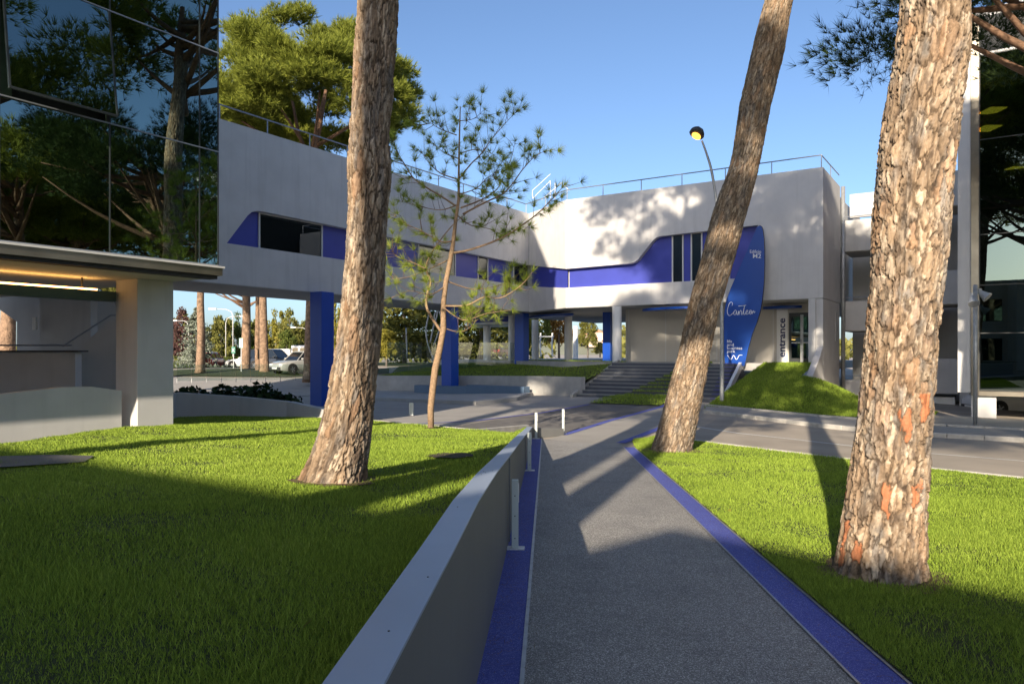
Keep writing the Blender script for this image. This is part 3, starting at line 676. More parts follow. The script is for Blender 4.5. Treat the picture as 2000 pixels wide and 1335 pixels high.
# ------------------------------------------------------------------ stair tower between canteen and right glass building
TW = thing('stair_tower', B(40, -3.5, -1), 'open concrete stair tower with white landing parapets next to the canteen end wall', 'stair tower')
MB().bbox(43.2, 43.5, -6.0, 1.5, -1.5, 8.6).build('back_wall', 'plaster_grey', TW)
def zt(py, d=36.): return EYE - (py - CY) / F * d
for (a, b, y0, y1) in ((-6.0, -2.2, 425, 487), (-6.0, -2.2, 586, 645), (-6.0, -2.6, 742, 803), ):
    MB().bbox(40, 40.18, a, b, zt(y1), zt(y0)).build('parapet', 'plaster', TW, bevel=.02)
    MB().bbox(40.19, 42.6, a + .02, b, zt(y1) - .02, zt(y1) + .2).build('landing_slab', 'plaster_grey', TW)
    MB().tube([B(40.09, a, zt(y0) + .2), B(40.09, b, zt(y0) + .2)], .025, 6).build('hand_rail', 'rail_metal', TW)
for (y0, y1) in ((350, 415), (535, 598), (700, 765)):
    MB().bbox(40.02, 40.2, -2.15, -1.05, zt(y1), zt(y0)).build('parapet', 'plaster', TW, bevel=.02)
    MB().bbox(40.21, 42.6, -2.15, -1.05, zt(y1) - .02, zt(y1) + .2).build('landing_slab', 'plaster_grey', TW)
for i, (za, zb) in enumerate(((zt(645), zt(598)), (zt(803), zt(765)), (zt(487), zt(415)))):   # flights
    MB().prism([(-5.2, za), (-1.9, zb), (-1.9, zb + .3), (-5.2, za + .3)], lambda p, a: B(a, p[0], p[1]), 41, 42.4).build('flight', 'plaster_grey', TW)
MB().bbox(42.2, 42.5, -6.0, -1.9, zt(420, 38), zt(374, 38)).build('roof_parapet', 'plaster', TW)
MB().bbox(39.9, 40.3, -1.0, -.62, -1.4, zt(330)).build('pier', 'plaster_grey', TW)
MB().bbox(40.3, 42.3, -2.6, -1.2, -1.4, zt(772)).build('base_block', 'white_paint', TW)
# ------------------------------------------------------------------ right glass building
RG = thing('glass_office_block', B(31, 3, -.7), 'dark glass office block with white edge fin and yellow ceiling lights inside', 'building')
GA, GWR = -.62, 30.6      # v of its left edge, w of its face
zr = lambda py: EYE - (py - CY) / F * 26.2
lv = [zr(760), zr(651), zr(559), zr(462), zr(280), zr(118), zr(-60)]
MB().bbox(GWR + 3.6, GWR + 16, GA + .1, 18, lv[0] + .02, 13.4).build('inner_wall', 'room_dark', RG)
for z in lv[:1] + [lv[3], lv[5]]: MB().bbox(GWR + .06, GWR + 16, GA + .1, 18, z - .12, z + .12).build('floor_slab', 'plaster_grey', RG)
MB().bbox(GWR + .0, GWR + 16, GA + .0, 18, 13.41, 13.7).build('roof_slab', 'plaster_grey', RG)
for j in range(5):
    for i in range(5):
        a = GA + .45 + i * 1.9; MB().bbox(GWR - .03, GWR - .015, a + .02, a + 1.88, lv[j] + .02, lv[j + 1] - .02).build('pane', 'dark_glass', RG)
for i in range(6): a = GA + .45 + i * 1.9; MB().bbox(GWR - .045, GWR + .05, a - .018, a + .018, lv[0], 13.4).build('mullion', 'frame_dark', RG)
for z in lv: MB().bbox(GWR - .04, GWR + .05, GA + .45, 18, z - .018, z + .018).build('transom', 'frame_dark', RG)
MB().bbox(GWR - .06, GWR + .3, GA + .2, GA + .43, lv[0] - .1, 13.4).build('metal_edge', 'steel_fascia', RG)
MB().prism([(GA - .2, lv[0] - .1), (GA + .19, lv[0] - .1), (GA + .19, 12.4), (GA + .1, 12.4), (GA - .2, 9.2)], lambda p, a: B(a, p[0], p[1]), GWR - .02, GWR + .35).build('fin', 'plaster', RG)
MB().bbox(GWR - .08, GWR + .3, GA + .2, 18, lv[0] - .2, lv[0] - .04).build('sill', 'steel_fascia', RG)
for (a, b) in ((.2, .95), (9., 9.8)): MB().bbox(GWR + .1, GWR + .8, GA + a, GA + b, -1.4, lv[0] - .2).build('pier', 'plaster_grey', RG)
for px, py in ((1942, 215), (1932, 250), (1985, 330)):
    p = pix(px, py, 28.2); z = p.z
    MB().box(p.x - .32, p.x + .32, p.y - .28, p.y + .5, z, z + .03).build('ceiling_light', 'ceiling_lamp', RG)
# ------------------------------------------------------------------ left glass building on its square column
cw, cv = 9.8, -13.8          # its near right corner in the grid
ZB = 3.46
LG = thing('glass_office_block', B(cw - 1, cv - 2, 0), 'dark green glass office block raised on a square white column above the lawn', 'building')
LONG, HT = 13.0, 16.5
cols_t = [0, .44, 2.31, 4.15, 6.0, 7.85, 9.7, 11.55, 13.0]
rows_z = [ZB + .02, ZB + 2.45, ZB + 4.56, ZB + 6.9, ZB + 9.2, ZB + 11.5]
for i in range(len(cols_t) - 1):
    for j in range(len(rows_z) - 1):
        a, b = cw - cols_t[i + 1], cw - cols_t[i]; z0_, z1_ = rows_z[j], rows_z[j + 1]
        if j == 1 and i in (2,):     # top-hung pane standing open
            p = MB().hexa([B(a + .02, cv + .30, z0_ + .1), B(b - .02, cv + .30, z0_ + .1), B(b - .02, cv + .28, z0_ + .1), B(a + .02, cv + .28, z0_ + .1), B(a + .02, cv + .02, z1_ - .03), B(b - .02, cv + .02, z1_ - .03), B(b - .02, cv, z1_ - .03), B(a + .02, cv, z1_ - .03)]).build('open_pane', 'curtain_glass', LG)
            m = MB()
            for s in (a + .02, b - .04): m.hexa([B(s, cv + .315, z0_ + .09), B(s + .03, cv + .315, z0_ + .09), B(s + .03, cv + .27, z0_ + .09), B(s, cv + .27, z0_ + .09), B(s, cv + .035, z1_ - .02), B(s + .03, cv + .035, z1_ - .02), B(s + .03, cv - .01, z1_ - .02), B(s, cv - .01, z1_ - .02)])
            m.bbox(a + .02, b - .02, cv + .27, cv + .315, z0_ + .06, z0_ + .1)
            m.build('frame', 'frame_dark', p)
            MB().bbox(a, b, cv - .5, cv - .48, z0_, z1_).build('dark_reveal', 'room_dark', LG)
        else:
            MB().bbox(a + .015, b - .015, cv - .015, cv, z0_ + .015, z1_ - .015).build('pane', 'curtain_glass', LG)
for t_ in cols_t: MB().bbox(cw - t_ - .012, cw - t_ + .012, cv - .09, cv + .012, ZB, rows_z[-1]).build('mullion', 'frame_dark', LG)
for z in rows_z: MB().bbox(cw - LONG, cw + .012, cv - .085, cv + .014, z - .012, z + .012).build('transom', 'rail_metal', LG)
for t_, z, in ((2.31, 1), (.44, 1), (4.15, 1)): MB().bbox(cw - t_ + .08, cw - t_ + .3, cv - .3, cv - .26, rows_z[1] + .05, rows_z[2] - .05).build('curtain', 'blind_green', LG)
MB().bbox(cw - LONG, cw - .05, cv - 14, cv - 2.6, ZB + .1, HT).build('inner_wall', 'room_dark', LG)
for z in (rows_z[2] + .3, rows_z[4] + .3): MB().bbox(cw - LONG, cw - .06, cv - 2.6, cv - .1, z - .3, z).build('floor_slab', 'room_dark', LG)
MB().bbox(cw - LONG, cw - .03, cv - 14, cv - .02, HT - .05, HT + .25).build('roof_slab', 'plaster_grey', LG)
MB().prism([(cv - 14, HT + .25), (cv - .4, HT + .25), (cv - 2.2, HT + 4), (cv - 14, HT + 4)], lambda p, a: B(a, p[0], p[1]), cw - 12, cw - .2).build('shadow_storey', 'plaster_grey', LG)  # unseen storey added; its slanted side shapes the shadow on the canteen corner
MB().bbox(cw - .08, cw + .0, cv - 14, cv - .1, ZB + .05, HT - .06).build('gable_wall', 'plaster_grey', LG)
MB().bbox(cw - LONG, cw + .1, cv - .3, cv + .1, ZB - .04, ZB + .0).build('sill', 'frame_white', LG)
MB().bbox(cw - LONG, cw + .07, cv - .28, cv + .06, ZB - .2, ZB - .041).build('fascia', 'steel_fascia', LG)
MB().bbox(cw - LONG, cw + .0, cv - .29, cv - .02, ZB - .27, ZB - .201).build('drip_edge', 'trim_dark', LG)
MB().bbox(cw - LONG, cw + .02, cv - 14, cv - .3, ZB - .24, ZB - .1).build('soffit', 'plaster', LG)
c0 = pix(291, 830, 16.7); s = .42
q = [B(cw + a, cv - 1.58 + b) for a, b in ((-.86, -.85), (-.86, 0), (-.02, 0), (-.02, -.85))]
MB().hexa([(p[0], p[1], -.5) for p in q] + [(p[0], p[1], ZB - .241) for p in q]).build('column', 'plaster', LG, bevel=.012)
MB().bbox(cw - 12, cw - .92, cv - 2.5, cv - 2.3, 2.74, 2.96).build('beam', 'teal_beam', LG)
MB().bbox(cw - 12, cw - 1.3, cv - 2.44, cv - 2.36, 2.965, 3.0).build('strip_light', 'strip_orange', LG)
for k in range(5): MB().tube([B(cw - 1.6 - k * 2, cv - 2.4, 3.0), B(cw - 1.6 - k * 2, cv - 2.4, ZB - .24)], .02, 6).build('hanger', 'trim_dark', LG)
# ------------------------------------------------------------------ concrete stair under the left building
CS = thing('concrete_stair', pix(120, 760, 24), 'shaded grey concrete stair and walls below the left glass block', 'stairs')
def slab(poly, d, th, name='wall', mat='plaster_grey'):
    return MB().prism([(p.x, p.z) for p in (pix(x, y, d) for x, y in poly)], lambda p, a: (p[0], a, p[1]), d, d + th).build(name, mat, CS)
slab([(-120, 686), (147, 686), (147, 800), (-120, 800)], 20, .3, 'parapet'); slab([(148, 686), (215, 625), (262, 625), (262, 800), (148, 800)], 21.5, .3, 'parapet')
slab([(78, 556), (177, 556), (177, 800), (78, 800)], 24, .4, 'shaft_wall'); slab([(33, 556), (78, 556), (78, 800), (33, 800)], 24.6, .4, 'shaft_wall')
slab([(-60, 556), (33, 556), (33, 628), (0, 605), (-60, 590)], 24.6, .4, 'shaft_wall')
slab([(178, 582), (208, 577), (250, 622), (250, 650), (178, 650)], 26, .3, 'parapet'); slab([(178, 648), (262, 648), (262, 800), (178, 800)], 27, .3, 'wall')
slab([(-120, 684), (152, 684), (152, 687), (-120, 687)], 19.9, .5, 'coping', 'trim_dark')
for ln, d in (([(-60, 674), (140, 674)], 20), ([(122, 676), (216, 615), (262, 615)], 21.4), ([(190, 560), (262, 622)], 26)):
    m = MB(); m.tube([pix(x, y, d) for x, y in ln], .025, 6); m.build('hand_rail', 'rail_metal', CS)
lm = pix(70, 632, 23.9); MB().box(lm.x - .06, lm.x + .06, lm.y - .1, lm.y, lm.z - .2, lm.z + .2).build('wall_lamp', 'plate_white', CS)
# low white wall at the left edge of the lawn, carrying on as the planter wall behind the column
lw = [B(w, -15.6)[:2] for w in (1.5, 4, 6.4, 7.5, 8.1, 8.72)]
LWW = thing('low_wall', (lw[2][0], lw[2][1], float(hl(*lw[2]))), 'low white wall at the lawn edge beside the square column', 'wall')
tp = [.86, .84, .83, .92, .91, .8]
m = MB()
for i in range(len(lw) - 1):
    a, b = Vector(lw[i]), Vector(lw[i + 1]); n = (b - a).normalized(); n = Vector((-n.y, n.x)) * .25
    q = [a, b, b + n, a + n]; m.hexa([(p.x, p.y, -.9) for p in q] + [(p.x, p.y, z) for p, z in zip(q, (tp[i], tp[i + 1], tp[i + 1], tp[i]))])
m.build('wall_panel', 'plaster', LWW)
pw = [ray(x, y, hl) for x, y in ((300, 815), (345, 813), (450, 812), (560, 813), (650, 817))]
PWW = thing('planter_wall', (pw[2][0], pw[2][1], -.5), 'low grey planter wall with dark ivy behind it, between columns', 'wall')
tp = [.42, .4, .28, .13, .0]; m = MB()
for i in range(len(pw) - 1):
    a, b = Vector(pw[i]), Vector(pw[i + 1]); n = (b - a).normalized(); n = Vector((-n.y, n.x)) * .22
    q = [a, b, b + n, a + n]; m.hexa([(p.x, p.y, -.9) for p in q] + [(p.x, p.y, z) for p, z in zip(q, (tp[i], tp[i + 1], tp[i + 1], tp[i]))])
m.build('wall_panel', 'plaster_grey', PWW)
# ------------------------------------------------------------------ vegetation tools
def tri_mesh(name, T, smooth=False):
    T = np.ascontiguousarray(T, dtype=np.float32); n = len(T); me = bpy.data.meshes.new(name)
    me.vertices.add(n * 3); me.vertices.foreach_set('co', T.ravel())
    me.loops.add(n * 3); me.loops.foreach_set('vertex_index', np.arange(n * 3, dtype=np.int32))
    me.polygons.add(n); me.polygons.foreach_set('loop_start', np.arange(0, n * 3, 3, dtype=np.int32)); me.polygons.foreach_set('loop_total', np.full(n, 3, np.int32))
    me.update(calc_edges=True); return me
def unit(a): return a / (np.linalg.norm(a, axis=-1, keepdims=True) + 1e-9)
def rdir(n): return unit(RNG.normal(size=(n, 3)))
def needles(cen, dr, n, length, width, spread):
    """n needle triangles per tuft"""
    m = len(cen); d = np.repeat(unit(dr), n, 0) + RNG.normal(size=(m * n, 3)) * spread; d = unit(d)
    L = length * RNG.uniform(.65, 1.15, (m * n, 1)); c = np.repeat(cen, n, 0)
    s = unit(np.cross(d, rdir(m * n))) * width / 2
    return np.stack([c - s, c + s, c + d * L], 1)
def leaves(cen, size, nrm=None, asp=.6):
    m = len(cen); a = rdir(m) if nrm is None else unit(nrm + RNG.normal(size=(m, 3)) * .7)
    u = unit(np.cross(a, rdir(m))); w = np.cross(a, u); s = size * RNG.uniform(.6, 1.3, (m, 1))
    p0, p1, p2, p3 = cen - u * s, cen + w * s * asp, cen + u * s, cen - w * s * asp
    return np.concatenate([np.stack([p0, p1, p2], 1), np.stack([p0, p2, p3], 1)])
def quad_leaf_mesh(name, cen, size, nrm=None, asp=.6):
    T = leaves(cen, size, nrm, asp); n = len(cen)
    T = T.reshape(2, n, 3, 3); v = np.stack([T[0, :, 0], T[0, :, 1], T[0, :, 2], T[1, :, 2]], 1).reshape(-1, 3).astype(np.float32)
    me = bpy.data.meshes.new(name); me.vertices.add(n * 4); me.vertices.foreach_set('co', v.ravel()); me.loops.add(n * 4); me.loops.foreach_set('vertex_index', np.arange(n * 4, dtype=np.int32))
    me.polygons.add(n); me.polygons.foreach_set('loop_start', np.arange(0, n * 4, 4, dtype=np.int32)); me.polygons.foreach_set('loop_total', np.full(n, 4, np.int32)); me.update(calc_edges=True); return me
def dome_clumps(n, rx, rz, low=-.35, shell=.55):
    d = rdir(n * 4); d = d[d[:, 2] > low][:n]; r = RNG.uniform(shell, 1, (len(d), 1)) ** .6
    p = d * r; p *= np.array([rx, rx, rz]); p[:, 2] *= np.where(p[:, 2] < 0, .55, 1); return p
def pine_crown(name, rx, rz, ncl, cr, ntuft, nn, L, W, low=-.35, shell=.55):
    cl = dome_clumps(ncl, rx, rz, low, shell); T = []
    for c in cl:
        rr = cr * random.uniform(.7, 1.3); d = rdir(ntuft); d[:, 2] = np.abs(d[:, 2]) * .9 - .25; d = unit(d)
        pos = c + d * rr * RNG.uniform(.35, 1, (ntuft, 1)) * np.array([1, 1, .75])
        T.append(needles(pos, d + np.array([0, 0, .55]) + unit(c[None]) * .35, nn, L, W, .42))
    return tri_mesh(name, np.concatenate(T)), cl
def limbs(cl, top, root, k, r0, mat='limb_bark', nseg=5):
    m = MB()
    for c in cl[:k]:
        a, b = Vector(root), Vector(c); st = a.lerp(Vector(top), random.uniform(.1, .9)); mid = st.lerp(b, .5) + Vector((0, 0, -.12 * (b - st).length)) + Vector(rdir(1)[0]) * .25
        pts = [st.lerp(mid, t).lerp(mid.lerp(b, t), t) for t in [i / nseg for i in range(nseg + 1)]]
        m.tube(pts, [r0 * (1 - .85 * i / nseg) for i in range(nseg + 1)], 6)
    m.tube([root, Vector(root).lerp(Vector(top), .5) + Vector((.1, .1, 0)), top], [r0 * 1.7, r0 * 1.3, r0 * .6], 8)
    return m
def mesh_of(mb, name, smooth=True):
    o = mb.build(name, None, smooth=smooth); me = o.data; bpy.data.objects.remove(o); return me
def blob_crown(name, rx, rz, ncl, cr, nl, size, low=-.6, shell=.4):
    cl = dome_clumps(ncl, rx, rz, low, shell); cen = []
    for c in cl:
        rr = cr * random.uniform(.6, 1.3); cen.append(c + rdir(nl) * rr * RNG.uniform(.3, 1, (nl, 1)) * np.array([1, 1, .8]))
    return quad_leaf_mesh(name, np.concatenate(cen), size), cl
def cone_crown(name, r, h, nb, size, droop=.25):
    cen = []
    for i in range(nb):
        t = (i / nb) ** .9; z = h * (t * .95 + .02); rr = r * (1 - t) ** .85 * random.uniform(.75, 1.1) + .08; a = random.uniform(0, 6.28)
        m = 34; s = RNG.uniform(.15, 1, (m, 1)); p = np.c_[np.cos(a) * rr * s, np.sin(a) * rr * s, z - droop * rr * s ** 1.5]
        cen.append(p + RNG.normal(size=(m, 3)) * np.array([.10, .10, .05]) * (rr + .5) * .8)
    return quad_leaf_mesh(name, np.concatenate(cen), size, asp=.45)
def copy_part(name, me, mat, parent, loc=(0, 0, 0), s=1.):
    o = bpy.data.objects.new(name, me); C.objects.link(o); o.parent = parent; o.location = loc; o.scale = (s, s, s) if not hasattr(s, '__len__') else s
    if not me.materials: me.materials.append(M[mat])
    return o
# ------------------------------------------------------------------ trunks with real bark plates
def fbm2(a, b, seed=0):
    r = np.random.default_rng(seed); o = np.zeros_like(a)
    for k in range(7):
        f = 1.5 ** k; ph = r.uniform(0, 6.28, 4); th = r.uniform(0, 6.28)
        o += np.sin((a * np.cos(th) + b * np.sin(th)) * f + ph[0] + 1.3 * np.sin(b * f * .7 + ph[1])) / f ** .8
    return o * .4
def vnoise(a, b, per, seed):
    r = np.random.default_rng(seed); T = r.uniform(0, 1, (per, 512)); i0 = np.floor(a).astype(int); j0 = np.floor(b).astype(int); fa = a - i0; fb = b - j0; fa = fa * fa * (3 - 2 * fa); fb = fb * fb * (3 - 2 * fb)
    i1, i0 = (i0 + 1) % per, i0 % per; j1, j0 = (j0 + 1) % 512, j0 % 512
    return (T[i0, j0] * (1 - fa) + T[i1, j0] * fa) * (1 - fb) + (T[i0, j1] * (1 - fa) + T[i1, j1] * fa) * fb
def vfbm(a, b, per, seed, oc=4):
    o = 0; am = .5; tot = 0
    for k in range(oc): o = o + am * vnoise(a * 2 ** k, b * 2 ** k + 7.3 * k, per * 2 ** k, seed + 31 * k); tot += am; am *= .55
    return o / tot
def voro(a, b, na, seed):
    r = np.random.default_rng(seed); tab = r.uniform(0, 1, (na, 512, 8)); ia = np.floor(a).astype(int); ib = np.floor(b).astype(int)
    F1 = np.full(a.shape, 9.); F2 = F1.copy(); ci = np.zeros(a.shape, int); cj = ci.copy()
    for da in (-1, 0, 1):
        for db in (-1, 0, 1):
            I = (ia + da) % na; J = (ib + db) % 512
            dx = ia + da + .1 + .8 * tab[I, J, 0] - a; dy = ib + db + .05 + .9 * tab[I, J, 1] - b; D = np.sqrt(dx * dx + dy * dy)
            m1 = D < F1; F2 = np.where(m1, F1, np.minimum(F2, D)); ci = np.where(m1, I, ci); cj = np.where(m1, J, cj); F1 = np.where(m1, D, F1)
    return F2 - F1, tab[ci, cj]
def bark_trunk(name, cl, nu, dv, cellw, cellh, depth, parent, seed=1, extra=None, tone=1., zvis=99.):
    cl = [(Vector(p), r) for p, r in cl]; P_ = np.array([p[:] for p, _ in cl]); Rr = np.array([r for _, r in cl])
    z = P_[:, 2]; n = int((z[-1] - z[0]) / dv); zz = np.linspace(z[0], z[-1], n)
    def sm(vals):
        v = np.interp(zz, z, vals); k = max(3, int(.5 / dv) | 1); ker = np.hanning(k + 2)[1:-1]; ker /= ker.sum(); pad = np.r_[2 * v[0] - v[k:0:-1], v, 2 * v[-1] - v[-2:-k - 2:-1]]; return np.convolve(pad, ker, 'same')[k:-k]
    cx, cy, rr = sm(P_[:, 0]), sm(P_[:, 1]), np.maximum(sm(Rr), .02)
    zf = zz; zz = np.r_[zz[zz <= zvis], np.arange(min(zvis, z[-1]) + .05, z[-1], .07)]; n = len(zz); cx, cy, rr = (np.interp(zz, zf, q_) for q_ in (cx, cy, rr))
    th = np.linspace(0, 2 * np.pi, nu, endpoint=False); TH, Z = np.meshgrid(th, zz); Rm = rr[:, None] * np.ones_like(TH); R0 = Rr.mean()
    na = max(8, round(2 * np.pi * R0 / cellw)); a = TH / (2 * np.pi) * na; b = (Z - z[0]) / cellh
    a2 = a + 1.5 * (vfbm(a * 1.0, b * 1.0, na, seed) - .5) + .7 * (vfbm(a * 4, b * 4, na * 4, seed + 1) - .5); b2 = b + 1.3 * (vfbm(a * 1.0, b * 1.0, na, seed + 2) - .5) + .8 * (vfbm(a * 3, b * 3, na * 3, seed + 3) - .5)
    e1, r1 = voro(a2, b2, na, seed); e2, r2 = voro(a2 * 2, b2 * 2.4, na * 2, seed + 5)
    e = np.clip(e1 / .22, 0, 1); e = e * e * (3 - 2 * e); f2 = np.clip(e2 / .25, 0, 1); f2 = f2 * f2 * (3 - 2 * f2)
    fu = np.abs(vfbm(a * .75, b * .3, max(3, round(na * .75)), seed + 7, 3) - .5) * 2; fu = np.clip(fu / .16, 0, 1); fu = fu * fu * (3 - 2 * fu)
    fine = vfbm(a * 6, b * 6, na * 6, seed + 9) - .5; cr = r1
    hgt = e * (.45 + .35 * r1[..., 2]) * (.35 + .65 * fu) + f2 * .2 * (.4 + r2[..., 2]) + .34 * fine
    flare = 1 + .06 * np.sin(TH * 5 + seed) * np.clip(1 - (Z - z[0]) / .6, 0, 1)
    lump = 1 + .03 * np.sin(TH * 2 + Z * 1.7 + seed) + .02 * np.sin(TH * 3 - Z * 3.1)
    rad = Rm * flare * lump + depth * (hgt - .6)
    X = cx[:, None] + rad * np.cos(TH); Y = cy[:, None] + rad * np.sin(TH)
    V = np.c_[X.ravel(), Y.ravel(), Z.ravel()]; k = np.arange(n * nu).reshape(n, nu); kn = np.roll(k, -1, 1)
    Fq = np.stack([k[:-1], kn[:-1], kn[1:], k[1:]], -1).reshape(-1, 4)
    me = bpy.data.meshes.new(name); me.vertices.add(len(V)); me.vertices.foreach_set('co', V.astype(np.float32).ravel()); me.loops.add(Fq.size); me.loops.foreach_set('vertex_index', Fq.astype(np.int32).ravel())
    me.polygons.add(len(Fq)); me.polygons.foreach_set('loop_start', np.arange(0, Fq.size, 4, dtype=np.int32)); me.polygons.foreach_set('loop_total', np.full(len(Fq), 4, np.int32)); me.update(calc_edges=True)
    hue = vfbm(a * .8, b * .6, max(3, round(na * .8)), seed + 11)[..., None]; fk = vfbm(a * 3, b * 2, na * 3, seed + 13)[..., None]
    pal = np.array([(.46, .36, .26), (.40, .29, .19), (.33, .25, .18), (.52, .43, .33), (.30, .24, .19), (.42, .27, .16), (.37, .32, .27), (.48, .24, .12)]) * tone
    dark, tan, cream, grey, rust = [np.array(c) * tone for c in ((.21, .155, .115), (.42, .30, .195), (.60, .48, .35), (.33, .285, .24), (.46, .27, .15))]
    sm_ = lambda x, lo, hi: np.clip((x - lo) / (hi - lo), 0, 1)
    col = tan * (1 - sm_(hue, .5, .68)) + grey * sm_(hue, .5, .68); k = sm_(r2[..., 3:4] * .6 + fk * .7, .72, .9); col = col * (1 - k) + cream * k; k = sm_(r2[..., 4:5] * .6 + (1 - fk) * .6, .72, .92) * .8; col = col * (1 - k) + dark * k
    k = sm_(r1[..., 5:6], .86, .95) * .6; col = col * (1 - k) + rust * k; ew = np.clip(.2 + .8 * e * (.45 + .55 * fu), 0, 1)[..., None]
    col = np.array([.07, .048, .034]) * tone * (1 - ew) + col * ew; col = col * (.8 + .4 * r1[..., 4:5]) * (.75 + .5 * fk)
    if extra is not None: col = extra(col, TH, Z, cr, e)
    at = me.attributes.new('plate', 'FLOAT_COLOR', 'POINT'); at.data.foreach_set('color', np.c_[col.reshape(-1, 3), np.ones(len(V))].astype(np.float32).ravel())
    me.polygons.foreach_set('use_smooth', np.ones(len(Fq), bool)); return link(name, me, 'bark', parent)
def px_line(rows, d, lean=0.):
    """rows (y, xleft, xright) -> centre line and radii at distance d (slight lean in depth per metre of height)"""
    out = []
    for y, a, b in sorted(rows, reverse=True):
        p = pix((a + b) / 2, y, d); out.append((p, (b - a) / 2 / F * d))
    return out
def extend(cl, top, r):
    return [(cl[0][0] + Vector((-.02, 0, -.25)), cl[0][1] * 1.12)] + cl + [(Vector(top), r)]
PC, PCL = pine_crown('foliage', 4.6, 2.6, 75, 1.1, 85, 9, .36, .034, -.3, .45)
PB, PBL = pine_crown('foliage', 5.4, 2.9, 85, 1.15, 85, 9, .38, .036, -.25, .4)
LMB = mesh_of(limbs(PCL, (0, 0, .8), (0, 0, -3.2), 26, .13), 'limb')
PS, PSL = pine_crown('foliage', 4.8, 2.8, 46, .95, 62, 9, .36, .034, -.3, .45)
def crown_on(parent, loc, s=1., me=None, rz=0., mat='pine_needle'):
    o = copy_part('foliage', me or PC, mat, parent, loc, s); o.rotation_euler = (0, 0, rz)
    l = copy_part('limb', LMB, 'limb_bark', parent, loc, s); l.rotation_euler = (0, 0, rz)
def orange(col, TH, Z, cr, e):
    f = ((cr[..., 5] > .94) & (e > .6) & (Z < 1.3))[..., None]; return np.where(f, col * .3 + np.array([.50, .17, .07]) * .7, col)
# right pine
dR = ray(1716, 1130)[1]; rowsR = [(0, 1768, 1885), (100, 1758, 1887), (200, 1740, 1868), (300, 1722, 1855), (400, 1715, 1845), (500, 1711, 1843), (600, 1704, 1830), (700, 1690, 1822), (800, 1681, 1812), (900, 1671, 1805), (1000, 1658, 1800), (1080, 1645, 1797), (1132, 1634, 1800)]
cl = px_line(rowsR, dR); TR = thing('pine_tree', cl[0][0], 'stout pine with cream and orange flaking bark on the lawn between path and road', 'pine tree')
bark_trunk('trunk', extend(cl, (4.2, dR + .3, 15.2), .2), 300, .0095, .075, .2, .04, TR, 3, orange, .86, zvis=4.7)
crown_on(TR, Vector((4.3, dR + .4, 17.2)) - cl[0][0], 1.1, PS, .5)
# left pine
dL = ray(650, 938, hl)[1]; rowsL = [(0, 703, 778), (150, 691, 768), (280, 683, 757), (335, 679, 767), (400, 682, 757), (480, 678, 753), (560, 670, 749), (640, 663, 742), (700, 655, 736), (800, 638, 728), (870, 618, 722), (915, 597, 716), (940, 580, 716)]
cl = px_line(rowsL, dL); TL = thing('pine_tree', cl[0][0], 'slightly leaning tan-barked pine rising from the lawn in front of the bridge wing', 'pine tree')
bark_trunk('trunk', extend(cl, (-1.2, dL + .2, 17.5), .15), 240, .0105, .065, .21, .036, TL, 5, None, .78, zvis=5.2)
crown_on(TL, Vector((-1.5, dL + .3, 20.3)) - cl[0][0], 1.2, None, 2.)
# middle leaning pine, upper trunk in shadow cast by other crowns
dM = ray(1312, 883)[1]; rowsM = [(0, 1495, 1548), (100, 1470, 1529), (200, 1447, 1506), (265, 1437, 1494), (330, 1424, 1480), (400, 1398, 1462), (450, 1385, 1447), (500, 1373, 1434), (550, 1358, 1419), (600, 1344, 1406), (650, 1334, 1395), (700, 1322, 1384), (750, 1308, 1375), (800, 1298, 1365), (850, 1283, 1355), (886, 1270, 1347)]
cl = px_line(rowsM, dM); TM = thing('pine_tree', cl[0][0], 'strongly leaning pine with crown shadow on its upper trunk at the path bend', 'pine tree')
bark_trunk('trunk', extend(cl, (cl[-1][0].x + 1.0, dM + .3, 12.5), .2), 200, .02, .06, .2, .035, TM, 8, None, .76, zvis=9.4)
crown_on(TM, Vector((cl[-1][0].x + 1.2, dM + .3, 13.6)) - cl[0][0], 1.0, PS, 4.)
# other pines share a plain trunk, limbs and crown
m = MB(); m.tube([(0, 0, -.4), (.05, 0, .3), (.12, .05, 3), (.05, .12, 6), (.1, .05, 9.), (0, 0, 10.5)], [.46, .36, .3, .27, .23, .17], 14); PT = mesh_of(m, 'trunk')
PT.materials.append(M['trunk_far'])
def pine(x, y, label, s=1., hs=1., rz=0., crown=None, group=None, z=None, mat='pine_needle', lean=(0, 0)):
    z = h1(x, y) if z is None else z
    t = thing('pine_tree', (x, y, z), label, 'pine tree', group, rz); t.rotation_euler = (lean[0], lean[1], rz)
    copy_part('trunk', PT, 'trunk_far', t, (0, 0, 0), (s, s, s * hs))
    copy_part('foliage', crown or PC, mat, t, (0, 0, 10.6 * s * hs + 1.3 * s), s); copy_part('limb', LMB, 'limb_bark', t, (0, 0, 10.6 * s * hs + 1.3 * s), s)
    return t
PBD, _ = pine_crown('foliage', 5.4, 2.9, 85, 1.15, 120, 14, .3, .014, -.25, .4); PBD.materials.append(M['pine_shaded'])
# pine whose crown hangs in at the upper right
pine(12.3, 14.5, 'dark shaded pine whose crown and bare limb hang beside the stout flaking trunk', 1.05, .72, 1., PBD)
